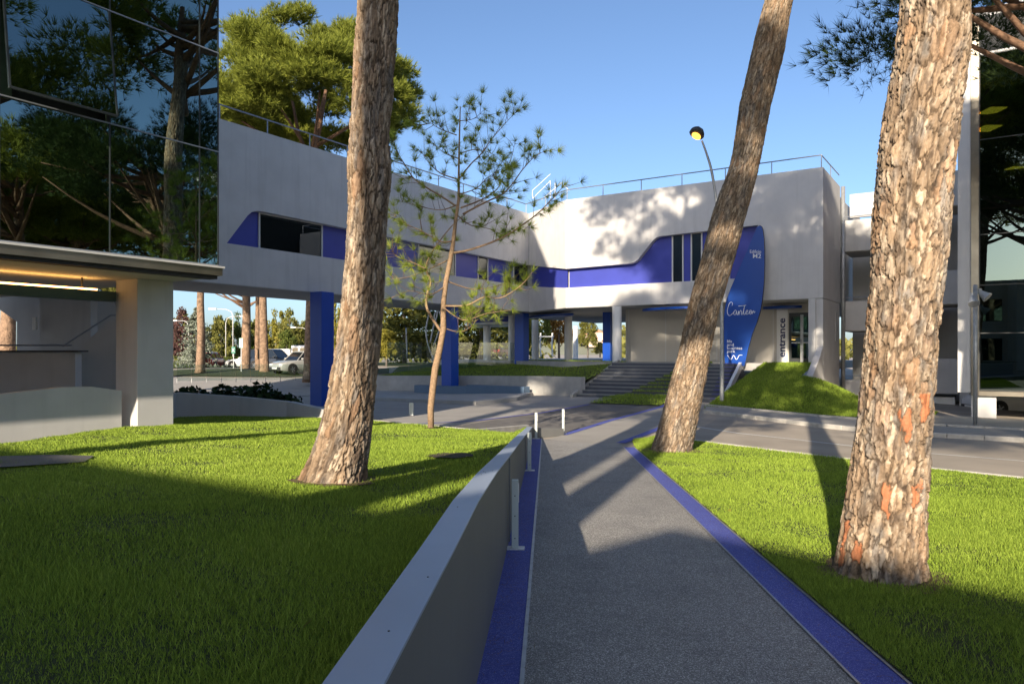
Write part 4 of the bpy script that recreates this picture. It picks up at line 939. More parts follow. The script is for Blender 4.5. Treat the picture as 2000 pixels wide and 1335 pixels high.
# pines under and behind the bridge wing
GB = 'pines standing on the far lawn beyond the bridge'
def ppx(px, py, d, label, s, hs, rz, **kw): p = pix(px, py, d); return pine(p.x, p.y, label, s, hs, rz, z=p.z, **kw)
ppx(390, 726, 49, 'pine with reddish sunlit trunk on the far lawn beside the red car', .85, .9, .4, group=GB)
ppx(479, 720, 62, 'thin pine forking into two limbs behind the pale green signpost', .8, .72, 1.4, group=GB)
ppx(517, 727, 50, 'pine with flared sunlit foot in front of the dark parked car', .9, .95, 2.2, group=GB)
ppx(505, 726, 52, 'dark shaded pine trunk close behind the one with the flared foot', .6, 1.3, 3.2, group=GB)
ppx(602, 735, 43, 'dark shaded pine trunk half hidden by the blue bridge column', .8, 1.0, 5, group=GB)
ppx(12, 690, 36, 'sunlit pine trunk seen through the gap of the concrete stair', 1.0, 1.0, 0, group=GB)
# hero stone pine behind the bridge roof
HC, HCL = pine_crown('foliage', 6.2, 4.9, 190, 1.1, 150, 9, .42, .045, -.6, .55)
HP = pix(606, 730, 46); HPz = h1(HP.x, HP.y)
T = thing('stone_pine', (HP.x, HP.y, HPz), 'big round-crowned stone pine glowing yellow-green behind the bridge roof', 'pine tree')
m = MB(); m.tube([(0, 0, -.3), (.2, 0, 6), (-.1, 0, 11), (.1, 0, 13.8), (.5, .2, 16), (.9, .3, 18.2)], [.42, .36, .32, .27, .2, .1], 12)
for pts, r in (([(0, 0, 13.2), (-1.0, -.3, 14.2), (-2.6, -.5, 15), (-4.4, -.8, 16.2)], .15), ([(0, 0, 13.6), (-.6, -.4, 15.2), (-1.0, -.6, 17.5)], .14), ([(.3, .1, 14.6), (1.8, -.5, 15.2), (3.6, -.8, 16.2)], .13), ([(.1, 0, 14), (.8, -1.6, 15.4), (1.4, -3.0, 17)], .1), ([(0, 0, 14), (-.8, -1.6, 15.6), (-1.6, -3.2, 17)], .1)):
    m.tube(pts, [r * (1 - .2 * i) for i in range(len(pts))], 8)
m.build('trunk', 'limb_bark', T, smooth=True, local=True)
copy_part('foliage', HC, 'pine_needle', T, (.2, 0, 17.3))
p = pix(478, 730, 55); T = thing('stone_pine', (p.x, p.y, h1(p.x, p.y)), 'darker stone pine behind the bridge roof, left of the bright one', 'pine tree')
copy_part('trunk', PT, 'trunk_far', T, (0, 0, 0), (1, 1, 1.25)); copy_part('foliage', HC, 'pine_needle', T, (0, 0, 17.0), (.85, .85, .8)).rotation_euler = (0, 0, 2)
# ------------------------------------------------------------------ young pine on the lawn
yb = ray(843, 836, hl); dY = yb[1]
YP = thing('young_pine', (yb[0], yb[1], float(hl(*yb))), 'slim young pine with sparse starry needle tufts in the middle of the lawn edge', 'pine tree')
tr_px = [(842, 842, 13), (841, 797, 12.5), (845, 760, 13), (850, 720, 13), (859, 680, 12.5), (866, 642, 12), (866, 592, 10.5), (871, 550, 10), (879, 510, 9.5), (885, 475, 8), (890, 430, 6.5), (896, 390, 5.5), (896, 340, 4.5), (897, 280, 3.5), (898, 240, 2.6), (899, 208, 1.8)]
m = MB(); m.tube([pix(a, b, dY) for a, b, _ in tr_px], [w / 2 / F * dY * random.uniform(.94, 1.06) for _, _, w in tr_px], 10); m.build('trunk', 'young_bark', YP, smooth=True)
br = [([(862, 648), (835, 605), (834, 575), (841, 550), (832, 525), (836, 507), (847, 487), (875, 450), (900, 425), (950, 387)], 6, .5), ([(885, 494), (920, 487), (975, 467), (1012, 445), (1050, 417), (1075, 392), (1102, 362)], 5, -.6),
  ([(868, 597), (912, 596), (945, 580), (975, 582), (1000, 570), (1025, 550), (1040, 530)], 4, -1.), ([(890, 402), (860, 382), (836, 368), (808, 348), (790, 320), (778, 300), (768, 274)], 4, -.4),
  ([(896, 350), (920, 320), (940, 300), (960, 272), (986, 242), (1008, 218)], 3.4, .4), ([(900, 406), (940, 390), (970, 370), (986, 340), (1000, 304), (1006, 276)], 3.4, 1.0),
  ([(904, 418), (950, 394), (980, 380), (1000, 360), (1020, 332), (1044, 306), (1062, 296)], 4, -.9), ([(894, 350), (860, 338), (836, 316), (824, 298)], 3, .8), ([(892, 264), (860, 252), (838, 238)], 2.4, -.3),
  ([(871, 548), (925, 565), (975, 557), (1000, 548)], 3, 1.2), ([(886, 470), (862, 472), (825, 452), (790, 435), (762, 412)], 3.4, -.8), ([(868, 560), (840, 575), (800, 568), (764, 582)], 2.8, -1.1), ([(832, 525), (805, 512), (775, 500), (762, 486)], 2.6, -.5),
  ([(866, 600), (905, 625), (950, 612), (1000, 605)], 2.6, -1.4), ([(880, 505), (850, 520), (800, 540), (762, 545)], 2.6, 1.1), ([(893, 420), (920, 440), (960, 448), (1000, 470)], 2.6, 1.5), ([(897, 300), (930, 292), (960, 300), (985, 320)], 2.2, 1.2), ([(897, 310), (870, 300), (848, 282)], 2.2, 1.4),
  ([(866, 640), (900, 648), (925, 632), (930, 612)], 2., .4), ([(895, 380), (930, 368), (955, 345), (975, 352)], 2.4, -1.6), ([(893, 400), (860, 410), (815, 402), (780, 392)], 2.6, .9), ([(898, 236), (925, 232), (946, 214)], 2., .6)]
tuft_c, tuft_d = [], []; bm_b = MB(); bm_t = MB()
for pts, w, dep in br:
    n = len(pts); q = [pix(a, b, dY) + Vector((0, dep * (i / (n - 1)) * (1.0 + .02 * n), 0)) for i, (a, b) in enumerate(pts)]
    # keep the pixel while moving in depth
    q = [Vector((p.x * p.y / dY, p.y, EYE + (p.z - EYE) * p.y / dY)) for p in q]
    qs = [Vector(v) for v in smooth([tuple(p) for p in q], 4)]
    rad = [max(.004, w / 2 / F * dY * (1 - .8 * i / (len(qs) - 1))) for i in range(len(qs))]; MB().tube(qs, rad, 6).build('branch', 'young_bark', YP, smooth=True)
    tuft_c.append(qs[-1]); tuft_d.append(qs[-1] - qs[-2])
    for k in range(int(5 + n * 2.0)):
        i = random.randint(max(1, len(qs) // 4), len(qs) - 2); d = (qs[i + 1] - qs[i]).normalized(); side = Vector(rdir(1)[0]); side = (side - d * side.dot(d)).normalized()
        L = random.uniform(.15, .55); tip = qs[i] + d * L * .6 + side * L * .7 + Vector((0, 0, .08)); mid = qs[i].lerp(tip, .5) + Vector((0, 0, random.uniform(-.08, .04)))
        bm_t.tube([qs[i], mid, tip], [.006, .005, .003], 5, False)
        for e in range(random.choice((1, 1, 2))): tuft_c.append(tip + Vector(rdir(1)[0]) * .05 * e); tuft_d.append((tip - mid).normalized() + Vector((0, 0, .25)))
        if random.random() < .35: tuft_c.append(mid); tuft_d.append(side)
tw = bm_t.build('twig', 'twig', YP); tw['kind'] = 'stuff'
for y in range(200, 400, 22):
    p = pix(898 - (y - 200) * .01, y, dY)
    for k in range(3): s_ = Vector(rdir(1)[0]); tuft_c.append(p + s_ * .12); tuft_d.append(s_ + Vector((0, 0, .8)))
T_ = needles(np.array([v[:] for v in tuft_c]), np.array([v[:] for v in tuft_d]), 46, .22, .007, .55)
T_ = np.concatenate([T_]); o = link('foliage', tri_mesh('foliage', T_), 'pine_young', YP)
# ------------------------------------------------------------------ background trees
BC1, BL1 = blob_crown('crown', 2.6, 3.0, 60, .75, 90, .16); BC2, BL2 = blob_crown('crown', 2.2, 3.6, 60, .7, 90, .15)
CF = cone_crown('crown', 2.6, 7.0, 150, .15); CD = cone_crown('crown', 4.6, 10.5, 190, .24, .12)
TT = mesh_of(MB().tube([(0, 0, -.3), (.05, 0, 1.5), (0, .05, 3.4), (0, 0, 5)], [.2, .15, .12, .05], 8), 'trunk'); TT.materials.append(M['trunk_grey'])
mm = {}
def tree(px, py, d, top, label, kind, mat, wpx, group='trees along the far car park'):
    p = pix(px, py, d); H = (py - top) / F * d; Wd = wpx / F * d
    t = thing({'blob': 'broadleaf_tree', 'tall': 'broadleaf_tree', 'cone': 'fir_tree', 'cedar': 'cedar_tree'}[kind], p, label, 'tree', group, random.uniform(0, 6))
    src, rx, hh, zc = {'blob': (BC1, 3.1, 5.2, 1.9), 'tall': (BC2, 2.7, 6.2, 2.3), 'cone': (CF, 2.6, 7.0, 0), 'cedar': (CD, 4.6, 10.5, 0)}[kind]
    key = (src.name, mat)
    if key not in mm: me = src.copy(); me.materials.clear(); me.materials.append(M[mat]); mm[key] = me
    kx, kz = Wd / 2 / rx, H * .95 / hh
    copy_part('trunk', TT, 'trunk_grey', t, (0, 0, 0), (kx * 1.2, kx * 1.2, H * .8 / 5)); copy_part('crown', mm[key], mat, t, (0, 0, zc * kz + (.06 * H if kind in ('blob', 'tall') else .3)), (kx, kx, kz))
for a in ((356, 722, 88, 596, 'dark reddish bare-twigged tree at the edge of the car park', 'tall', 'twig_red', 62), (384, 722, 63, 598, 'silvery blue fir beside the red hatchback', 'cone', 'leaf_silver', 96), (432, 722, 92, 612, 'olive-green tree just right of the silver fir', 'blob', 'leaf_olive', 70),
          (468, 722, 96, 606, 'dark green rounded tree behind the pale signpost', 'tall', 'leaf_green', 60), (500, 722, 98, 618, 'olive tree between the two pine trunks', 'blob', 'leaf_olive', 62), (540, 722, 92, 600, 'pale yellow-green tall tree above the dark parked car', 'tall', 'leaf_yellow', 54), (566, 722, 90, 598, 'yellow-green tree above the truck', 'tall', 'leaf_olive', 60), (560, 722, 80, 640, 'green bushy tree with pale trunk next to the truck', 'blob', 'leaf_green', 46), (597, 722, 95, 622, 'olive tree beyond the silver car', 'blob', 'leaf_olive', 60),
          (655, 722, 84, 560, 'golden poplar beside the blue bridge column', 'tall', 'leaf_yellow', 46), (700, 722, 90, 570, 'golden tree mostly hidden behind the leaning tan-barked pine trunk', 'tall', 'leaf_yellow', 60), (755, 712, 60, 640, 'yellow shrub-like tree behind the glass balustrade', 'blob', 'leaf_yellow', 60),
          (790, 705, 72, 520, 'broad layered cedar directly behind the bridge', 'cedar', 'leaf_cedar', 190), (860, 705, 78, 500, 'dark green cedar behind the young pine', 'cedar', 'leaf_green', 200), (940, 702, 74, 520, 'golden-green cedar seen between the round columns', 'cedar', 'leaf_cedar', 170), (990, 702, 82, 510, 'dark cedar behind the blue column by the bank', 'cedar', 'leaf_green', 150),
          (1050, 698, 80, 540, 'dark bushy evergreen seen through the canteen columns', 'tall', 'leaf_green', 60), (1092, 698, 84, 560, 'brownish autumn tree beyond the canteen floor', 'tall', 'leaf_autumn', 60), (1148, 696, 82, 590, 'upright evergreen tree framed in the last canteen bay', 'tall', 'leaf_cedar', 44), (1172, 696, 90, 668, 'low pale bush under the hill view', 'blob', 'leaf_olive', 40),
          (1842, 690, 62, 590, 'orange autumn tree seen through the stair tower', 'blob', 'leaf_autumn', 90), (225, 640, 50, 545, 'leafy tree top showing above the concrete stair', 'blob', 'leaf_cedar', 90)):
    tree(*a)
# clipped hedge blocks
for px, d, w, lb in ((352, 66, 4.2, 'clipped hedge block under the silver fir'), (438, 70, 2.0, 'clipped hedge block right of the red car'), (463, 72, 2.8, 'clipped hedge block behind the green signs')):
    p = pix(px, 718, d); n = 1500; c = RNG.uniform(-.5, .5, (n, 3)) * np.array([w, 1.2, 1.0]); k = RNG.integers(0, 3, n); c[np.arange(n), k] = np.sign(c[np.arange(n), k]) * np.array([w, 1.2, 1.0])[k] / 2
    me = quad_leaf_mesh('hedge', c + np.array([0, 0, .5]), .09); o = link('hedge', me, 'leaf_green'); o.location = p; tag(o, lb, 'hedge', 'hedges of the far car park')
# distant belt of woodland and hill with town
n = 16000; a = RNG.uniform(-1.1, 1.0, n); dd = RNG.uniform(112, 140, n); hh = RNG.uniform(0, 1, n) ** .7 * (5.5 + 2.5 * np.sin(a * 23) + 1.5 * np.sin(a * 57))
keep = (a < .06) | (a > .14); cen = np.c_[np.tan(a) * dd, dd, .3 + hh][keep]
o = link('distant_woodland', quad_leaf_mesh('distant_woodland', cen, .55), 'leaf_olive'); tag(o, 'distant belt of olive-green woodland beyond the car park', 'woodland', kind='stuff')
m = MB(); NX = 30
for i in range(NX + 1):
    x = -400 + 900 * i / NX; m.v += [(x, 700, -5), (x, 760 + 20 * math.sin(i), 8 + 16 * math.exp(-((x - 80) / 130) ** 2) + 4 * math.sin(i * 1.3))]
m.f = [(2 * i, 2 * i + 2, 2 * i + 3, 2 * i + 1) for i in range(NX)]; structure(m.build('hills', 'hill', smooth=True))
for i, (x, z, w) in enumerate([(78, 12, 11), (92, 9, 9), (84, 17, 10), (70, 15, 8), (98, 14, 9)]):
    t = thing('hill_house', (x, 720, z), 'small pinkish house on the distant hillside seen through the last canteen bay', 'house', 'houses on the distant hill')
    MB().box(-w / 2, w / 2, -4, 4, -4, 5).build('wall', 'house_wall', t, local=True)
    MB().prism([(-w / 2 - .5, 5), (w / 2 + .5, 5), (0, 8)], lambda p, a_: (p[0], a_, p[1]), -4.5, 4.5).build('roof', 'house_roof', t, local=True)
# ivy mounds behind the planter wall
for i, (px, d, w, hgt) in enumerate(((372, 26, .9, .75), (440, 26.5, 1.1, .8), (505, 27, 1.0, .95), (556, 27.5, .7, .5), (205, 23, .9, .5))):
    n = 420; c = rdir(n); c[:, 2] = np.abs(c[:, 2]); c = c * RNG.uniform(.55, 1.1, (n, 1)) * np.array([w, .8, hgt]); p = pix(px, 793, d)
    o = link('ivy_bush', quad_leaf_mesh('ivy_bush', c, .13, c, .75), 'leaf_ivy'); o.location = (p.x, p.y, p.z - .1)
    tag(o, ['dark ivy bush behind the planter wall against the square white column', 'spreading dark ivy bush in the middle of the planter', 'tallest dark ivy bush behind the planter wall, before the pine with the flared foot', 'small low ivy bush at the tapering end of the planter wall by the blue column', 'small dark ivy bush between the low white wall and the square column'][i], 'bush', 'ivy bushes behind the planter wall' if i < 4 else None)
# far lawn islands
def far_sheet(name, pts, mat, off): return structure(sheet(name, [((x - CX) / F * d, d) for x, d in pts], mat, off, step=2.))
far_sheet('far_lawn', [(330, 46.5), (450, 46.2), (560, 46.6), (660, 48.5), (760, 50), (760, 55), (600, 55), (480, 56), (380, 55), (300, 52)], 'lawn_soil', .05)
far_sheet('far_lawn', [(200, 62), (420, 62), (620, 64), (780, 60), (1000, 66), (1000, 110), (200, 110)], 'lawn_soil', .05)
far_sheet('lane', [(200, 36), (620, 37.5), (760, 42), (660, 46.5), (450, 45.2), (200, 45)], 'pavement', .03)
far_sheet('far_lawn', [(760, 47.5), (860, 48), (1000, 56), (1000, 64), (780, 58)], 'lawn_soil', .06)
# ------------------------------------------------------------------ lamps, signs
p = P((1410, 795))[0]; dl = p[1]; LP = thing('street_lamp', (p[0], p[1], h1(*p)), 'tall curved street lamp glowing orange beside the grass bank', 'street lamp')
ln = smooth([(1410, 790), (1410, 700), (1409.5, 600), (1406, 480), (1400, 400), (1390, 335), (1380, 300), (1371, 275)], 5)
MB().tube([pix(x, y, dl) for x, y in ln], [.085 - .05 * i / (len(ln) - 1) for i in range(len(ln))], 10).build('pole', 'galvanised', LP, smooth=True)
bp = pix(1410, 790, dl); MB().tube([(p[0], p[1], h1(*p) - .1), (p[0], p[1], h1(*p) + .08)], .17, 12).build('base_collar', 'concrete', LP)
hc = pix(1362, 262, dl); ax = Vector((-.62, -.62, .42)).normalized(); m = MB(); nn_ = 12
ring = [(-.30, .05), (-.24, .15), (-.1, .24), (.06, .28), (.2, .24), (.29, .14), (.33, .02)]
sx = ax; sy = Vector((0, 0, 1)).cross(sx).normalized(); sz = sx.cross(sy)
vs = []
for a, r_ in ring:
    for k in range(nn_):
        an = 2 * math.pi * k / nn_; zz = math.sin(an); vs.append(hc + sx * a + sy * math.cos(an) * r_ + sz * (zz * r_ * (.85 if zz > 0 else .35)))
m.add(vs, [(i * nn_ + k, i * nn_ + (k + 1) % nn_, (i + 1) * nn_ + (k + 1) % nn_, (i + 1) * nn_ + k) for i in range(len(ring) - 1) for k in range(nn_)] + [tuple(range(nn_)), tuple(range((len(ring) - 1) * nn_, len(ring) * nn_))])
m.build('lamp_head', 'dark_metal', LP, smooth=True)
m = MB(); vs = [hc + sx * (.03 + .2 * math.cos(2 * math.pi * k / 16)) + sy * .15 * math.sin(2 * math.pi * k / 16) - sz * .1 for k in range(16)]; vs += [v - sz * .03 for v in vs]
m.add(vs, [tuple(range(16)), tuple(range(31, 15, -1))] + [(k, (k + 1) % 16, 16 + (k + 1) % 16, 16 + k) for k in range(16)]).build('lens', 'lamp_orange', LP)
p = P((1905, 830))[0]; fd = p[1]; FP = thing('floodlight_post', (p[0], p[1], h1(*p)), 'thin grey post with two floodlight heads before the right glass block', 'lamp post')
MB().tube([(p[0], p[1], h1(*p) - .1), pix(1905, 556, fd)], .06, 10).build('pole', 'galvanised', FP, smooth=True)
for (x, y, dx, dz) in ((1900, 578, -.12, -.25), (1914, 570, .28, -.18)):
    a = pix(x, y, fd); b = a + Vector((dx * .5, -.15, dz)); MB().tube([a + Vector((0, 0, .1)), a, b], [.05, .07, .16], 10).build('floodlight', 'galvanised', FP)
m = MB(); m.tube([(0, 0, 0), (0, 0, 5.2), (.15, 0, 5.7), (.7, 0, 5.95), (1.9, 0, 6.0)], [.05, .045, .04, .035, .03], 8); LPm = mesh_of(m, 'pole')
LHm = mesh_of(MB().box(1.7, 2.5, -.14, .14, 5.93, 6.08), 'lamp_head', False)
for px, py, d, rz, s, lb in ((441, 716, 74, 0, .85, 'white single-arm street lamp arching towards the thin pine'), (455, 716, 80, math.pi, 1.05, 'white street lamp with arm over the car park left of the signpost'), (368, 716, 76, math.pi * .9, .8, 'white street lamp whose arm shows left of the reddish pine trunk'), (600, 716, 84, math.pi, .75, 'white street lamp behind the silver car'), (570, 716, 96, 2.9, .8, 'white street lamp standing farther off behind the truck')):
    q = pix(px, py, d); t = thing('far_street_lamp', q, lb, 'street lamp', 'white lamps of the far car park', rz)
    copy_part('pole', LPm, 'frame_white', t, (0, 0, 0), s); copy_part('lamp_head', LHm, 'white_paint', t, (0, 0, 0), s)
for px, y0, y1, yb_, mt, lb, d in ((471, 660, 679, 726, 'sign_pale', 'pale green signpost panel on the far lawn', 50), (456, 677, 690, 716, 'sign_green', 'small dark green sign with a white cross mark', 58)):
    q = pix(px, yb_, d); t = thing('sign_post', q, lb, 'sign'); a, b = pix(px - 3.6, y0, d), pix(px + 3.6, y1, d)
    MB().box(a.x, b.x, d - .03, d, b.z, a.z).build('panel', mt, t); MB().tube([(q.x, d + .03, q.z - .2), (q.x, d + .03, a.z)], .035, 6).build('post', 'galvanised', t)
    if mt == 'sign_green':
        m = MB(); w = b.x - a.x
        for s_ in (-1, 1): m.tube([(q.x - s_ * w * .3, d - .04, b.z + .12), (q.x + s_ * w * .3, d - .04, a.z - .12)], .03, 4)
        m.build('cross_mark', 'lettering_white', t)
    else:
        m = MB()
        for k in range(4): z = a.z - .1 - k * .13; m.box(a.x + .04, b.x - .06 - .03 * (k % 2), d - .04, d - .031, z - .03, z)
        m.build('text_lines', 'lettering_white', t)
# outdoor frame beyond the columns
GF = thing('exercise_frame', pix(1067, 694, 62), 'white tubular exercise frame beyond the canteen columns', 'frame'); m = MB()
for x in (1056, 1079): m.tube([pix(x, 696, 62), pix(x - 1, 672, 62), pix(x, 650, 62)], .07, 8)
m.tube([pix(1052, 657, 62), pix(1082, 657, 62)], .05, 8); m.build('frame_tube', 'white_paint', GF)
WS = thing('white_sculpture', pix(850, 700, 56), 'white looping tubular sculpture behind the young pine', 'sculpture'); m = MB()
for ln in ([(848, 705), (838, 680), (832, 650), (836, 620), (846, 600), (854, 612), (846, 640), (840, 670)], [(846, 676), (856, 650), (862, 625), (856, 606), (848, 618), (856, 640)], [(795, 700), (793, 640)]): m.tube(smooth([tuple(pix(x, y, 56)) for x, y in ln], 4), .055, 8)
m.build('loop_tube', 'galvanised', WS, smooth=True)
# ------------------------------------------------------------------ cars
def car(name, label, loc, rz, col, L=4.0, W=1.7, H=1.48, kind='hatch', group='cars parked beyond the bridge', rim='rim'):
    t = thing(name, loc, label, 'car', group, rz); h = W / 2
    prof = {'hatch': dict(belt=.92, hood=.82, ga=-.48, gb=.20, ra=-.40, rb=.05), 'wagon': dict(belt=.92, hood=.84, ga=-.49, gb=.22, ra=-.42, rb=.06), 'sedan': dict(belt=.88, hood=.80, ga=-.36, gb=.20, ra=-.22, rb=.04), 'suv': dict(belt=1.02, hood=.98, ga=-.47, gb=.2, ra=-.36, rb=.06), 'van': dict(belt=1.15, hood=1.0, ga=-.5, gb=.34, ra=-.48, rb=.22)}[kind]
    st = [(-.5, .34, prof['belt'] * .93, .90), (-.485, .24, prof['belt'], .97), (-.3, .2, prof['belt'], 1.), (0, .2, prof['belt'] - .01, 1.), (.2, .2, prof['belt'] - .03, 1.), (.3, .2, prof['hood'] + .02, .99), (.42, .2, prof['hood'] - .06, .95), (.48, .24, prof['hood'] - .16, .86), (.5, .3, prof['hood'] - .3, .78)]
    vs = []; fs_ = []
    for x, zb, zt_, k in st:
        w_ = h * k; vs += [(x * L, -w_ * .92, zb), (x * L, -w_, zb + .25), (x * L, -w_ * .97, zt_ - .06), (x * L, -w_ * .88, zt_), (x * L, w_ * .88, zt_), (x * L, w_ * .97, zt_ - .06), (x * L, w_, zb + .25), (x * L, w_ * .92, zb)]
    for i in range(len(st) - 1): fs_ += [(i * 8 + k, i * 8 + (k + 1) % 8, (i + 1) * 8 + (k + 1) % 8, (i + 1) * 8 + k) for k in range(8)]
    fs_ += [tuple(range(7, -1, -1)), tuple(range((len(st) - 1) * 8, len(st) * 8))]
    MB().add(vs, fs_).build('body', col, t, local=True, bevel=.02, seg=1, smooth=True)
    b = prof['belt'] - .03; gw, rw = h * .87, h * .7; x0, x1, x2, x3 = prof['ga'] * L, prof['gb'] * L, prof['rb'] * L, prof['ra'] * L; ht = H - .06
    MB().hexa([(x0, -gw, b), (x1, -gw, b), (x1, gw, b), (x0, gw, b), (x3, -rw, ht), (x2, -rw, ht), (x2, rw, ht), (x3, rw, ht)]).build('windows', 'car_glass', t, local=True, bevel=.03)
    MB().hexa([(x3 - .06, -rw - .03, ht - .03), (x2 + .08, -rw - .03, ht - .03), (x2 + .08, rw + .03, ht - .03), (x3 - .06, rw + .03, ht - .03), (x3 + .08, -rw * .9, H), (x2 - .1, -rw * .9, H), (x2 - .1, rw * .9, H), (x3 + .08, rw * .9, H)]).build('roof', col, t, local=True, bevel=.02)
    m = MB()
    for s in (-1, 1):
        for f in (0., .5, 1.):
            xa, xb = x0 + (x1 - x0) * f, x3 + (x2 - x3) * f; m.tube([(xa, s * gw, b), (xb, s * (rw + .012), ht)], .035, 5)
    m.build('pillar', col, t, local=True)
    wm = MB().tube([(0, -.11, 0), (0, .11, 0)], .315, 18); rmz = MB().tube([(0, -.118, 0), (0, .118, 0)], .2, 10)
    sp = MB()
    star = []
    for k in range(5):
        a = 2 * math.pi * k / 5; star += [(.19 * math.cos(a - .13), .19 * math.sin(a - .13)), (.19 * math.cos(a + .13), .19 * math.sin(a + .13)), (.05 * math.cos(a + .628), .05 * math.sin(a + .628))]
    sp.prism(star, lambda p, y_: (p[0], y_, p[1]), -.124, .124)
    for x in (-.3 * L, .31 * L):
        for s in (-1, 1):
            ty = copy_part('wheel', mesh_of(wm, 'tyre', False), 'tyre', t, (x, s * (h - .1), .315)); copy_part('rim', mesh_of(rmz, 'rim', False), 'trim_dark', ty); copy_part('spokes', mesh_of(sp, 'spokes', False), rim, ty)
            MB().tube([(x, s * (h - .02), .33), (x, s * (h + .004), .33)], .37, 18).build('wheel_arch', 'trim_dark', t, local=True)
    for s in (-1, 1):
        MB().box(.455 * L, .492 * L, s * h * .62 - .17, s * h * .62 + .17, prof['hood'] - .3, prof['hood'] - .15).build('headlight', 'head_lens', t, local=True, bevel=.03)
        MB().box(-.503 * L, -.47 * L, s * h * .78 - .09, s * h * .78 + .09, prof['belt'] - .32, prof['belt'] - .04).build('tail_light', 'tail_lens', t, local=True, bevel=.02)
        MB().box(prof['gb'] * L - .35, prof['gb'] * L - .2, s * (h + .08) - .08, s * (h + .08) + .08, prof['belt'], prof['belt'] + .13).build('mirror', col, t, local=True, bevel=.02)
    MB().box(.47 * L, .508 * L, -h * .7, h * .7, .28, .46).build('bumper', 'trim_dark', t, local=True); MB().box(-.512 * L, -.47 * L, -h * .85, h * .85, .3, .5).build('bumper', 'trim_dark', t, local=True)
    MB().box(.509 * L, .512 * L, -.26, .26, .33, .44).build('number_plate', 'plate_white', t, local=True); MB().box(-.515 * L, -.5125 * L, -.26, .26, .5, .61).build('number_plate', 'plate_white', t, local=True)
    return t
def cpos(px, py, d): return pix(px, py, d)
car('parked_car', 'red hatchback seen from behind next to the reddish pine trunk', cpos(412, 719, 66), R(92), 'car_red', 3.8, 1.62, 1.45)
car('parked_car', 'silver hatchback facing the bridge, beside the blue column', cpos(588, 729, 49), R(232), 'car_silver', 4.0, 1.68, 1.5)
car('parked_car', 'dark grey people carrier behind the flared pine foot', cpos(536, 720, 60), R(-20), 'car_dark', 4.3, 1.75, 1.62, 'wagon')
car('parked_car', 'white low car glimpsed between the pines', cpos(487, 719, 66), R(180), 'car_white', 4.0, 1.65, 1.35, 'sedan')
car('parked_car', 'dark red estate car seen from behind between round columns', cpos(984, 699, 76), R(60), 'car_maroon', 4.3, 1.75, 1.5, 'wagon')
p = pix(1985, 809, 33.5)
car('parked_car', 'white crossover parked on the low road beneath the right glass block', p, R(180), 'car_white', 4.3, 1.8, 1.62, 'suv', None, 'rim')
# white flatbed truck
q = pix(562, 720, 74); TK = thing('truck', q, 'white-cabbed flatbed truck with a grey drop-side bed behind the silver car', 'truck')
MB().box(.6, 2.5, -.9, .9, .7, 2.35).build('cab', 'van_white', TK, local=True, bevel=.08); MB().box(.75, 1.3, -.905, -.895, 1.4, 2.1).build('window', 'car_glass', TK, local=True); MB().box(1.5, 2.3, -.905, -.895, 1.4, 2.1).build('window', 'car_glass', TK, local=True)
for k in range(4): MB().box(-2.4, .55, -.95, .95, .95 + k * .27, 1.2 + k * .27).build('side_board', 'galvanised', TK, local=True)
MB().box(-2.4, 2.4, -.7, .7, .55, .94).build('chassis', 'trim_dark', TK, local=True)
for x in (-1.6, 1.7):
    for s in (-1, 1): MB().tube([(x, s * .62, .38), (x, s * .9, .38)], .38, 16).build('wheel', 'tyre', TK, local=True)
# ------------------------------------------------------------------ surroundings behind and beside the viewer
def rz_box(name, c, u, L, Wd, z0, z1, mat, parent):
    u = Vector(u).normalized(); n = Vector((-u.y, u.x)); c = Vector(c); q = [c, c + u * L, c + u * L + n * Wd, c + n * Wd]
    return MB().hexa([(p.x, p.y, z0) for p in q] + [(p.x, p.y, z1) for p in q]).build(name, mat, parent)
OB = thing('office_block', (-12, -20, .2), 'white office block standing behind the viewer', 'building')
ua = Vector((.812, -.584)); oc = Vector((-11.4, -10.0)) - ua * 26
n_ = Vector((-ua.y, ua.x)); q = [oc, oc + ua * 42, oc + ua * 42 - n_ * 14, oc - n_ * 14]
MB().hexa([(p.x, p.y, -.4) for p in q] + [(p.x, p.y, 7.9) for p in q]).build('wall', 'plaster', OB)
b2 = Vector((-5.0, -11.8)); e1, e2 = Vector((-.73, -.68)) * 5, Vector((.68, -.73)) * 14; q = [b2, b2 + e1, b2 + e1 + e2, b2 + e2]
MB().hexa([(p.x, p.y, -.4) for p in q] + [(p.x, p.y, 7.65) for p in q]).build('shade_block', 'plaster', OB)  # box added in place of a tree crown, shading path and right lawn
for lvl in (1.0, 4.4):
    for k in range(13):
        a = oc + ua * (1.2 + k * 3.1); b = a + ua * 2.3; q = [a + n_ * .05, b + n_ * .05, b - n_ * .02, a - n_ * .02]
        MB().hexa([(p.x, p.y, lvl) for p in q] + [(p.x, p.y, lvl + 1.9) for p in q]).build('window', 'curtain_glass', OB)
GP = 'garden pines around the viewpoint'
pine(9.4, 8.2, 'added unseen pine right of the viewer, shading the stair tower', 1.1, 1.05, 2.2, PB, GP)  # out of view, added so its crown shades the stair tower
pine(-5.9, -8.0, 'tall garden pine behind the viewer near the office block', 1.15, 1.62, 1, PC, GP)
pine(-3.9, -5.2, 'garden pine just behind the viewer', 1.1, .95, 2, PB, GP)
pine(-11.3, -6.2, 'added unseen tall pine behind the viewer, shading the bench wall', 1.25, 1.1, 4, PB, GP)  # extra pine out of view, crown height set to shade the bench wall
pine(2.5, -13, 'garden pine behind the viewer towards the road', 1.0, .95, 3, PC, GP)
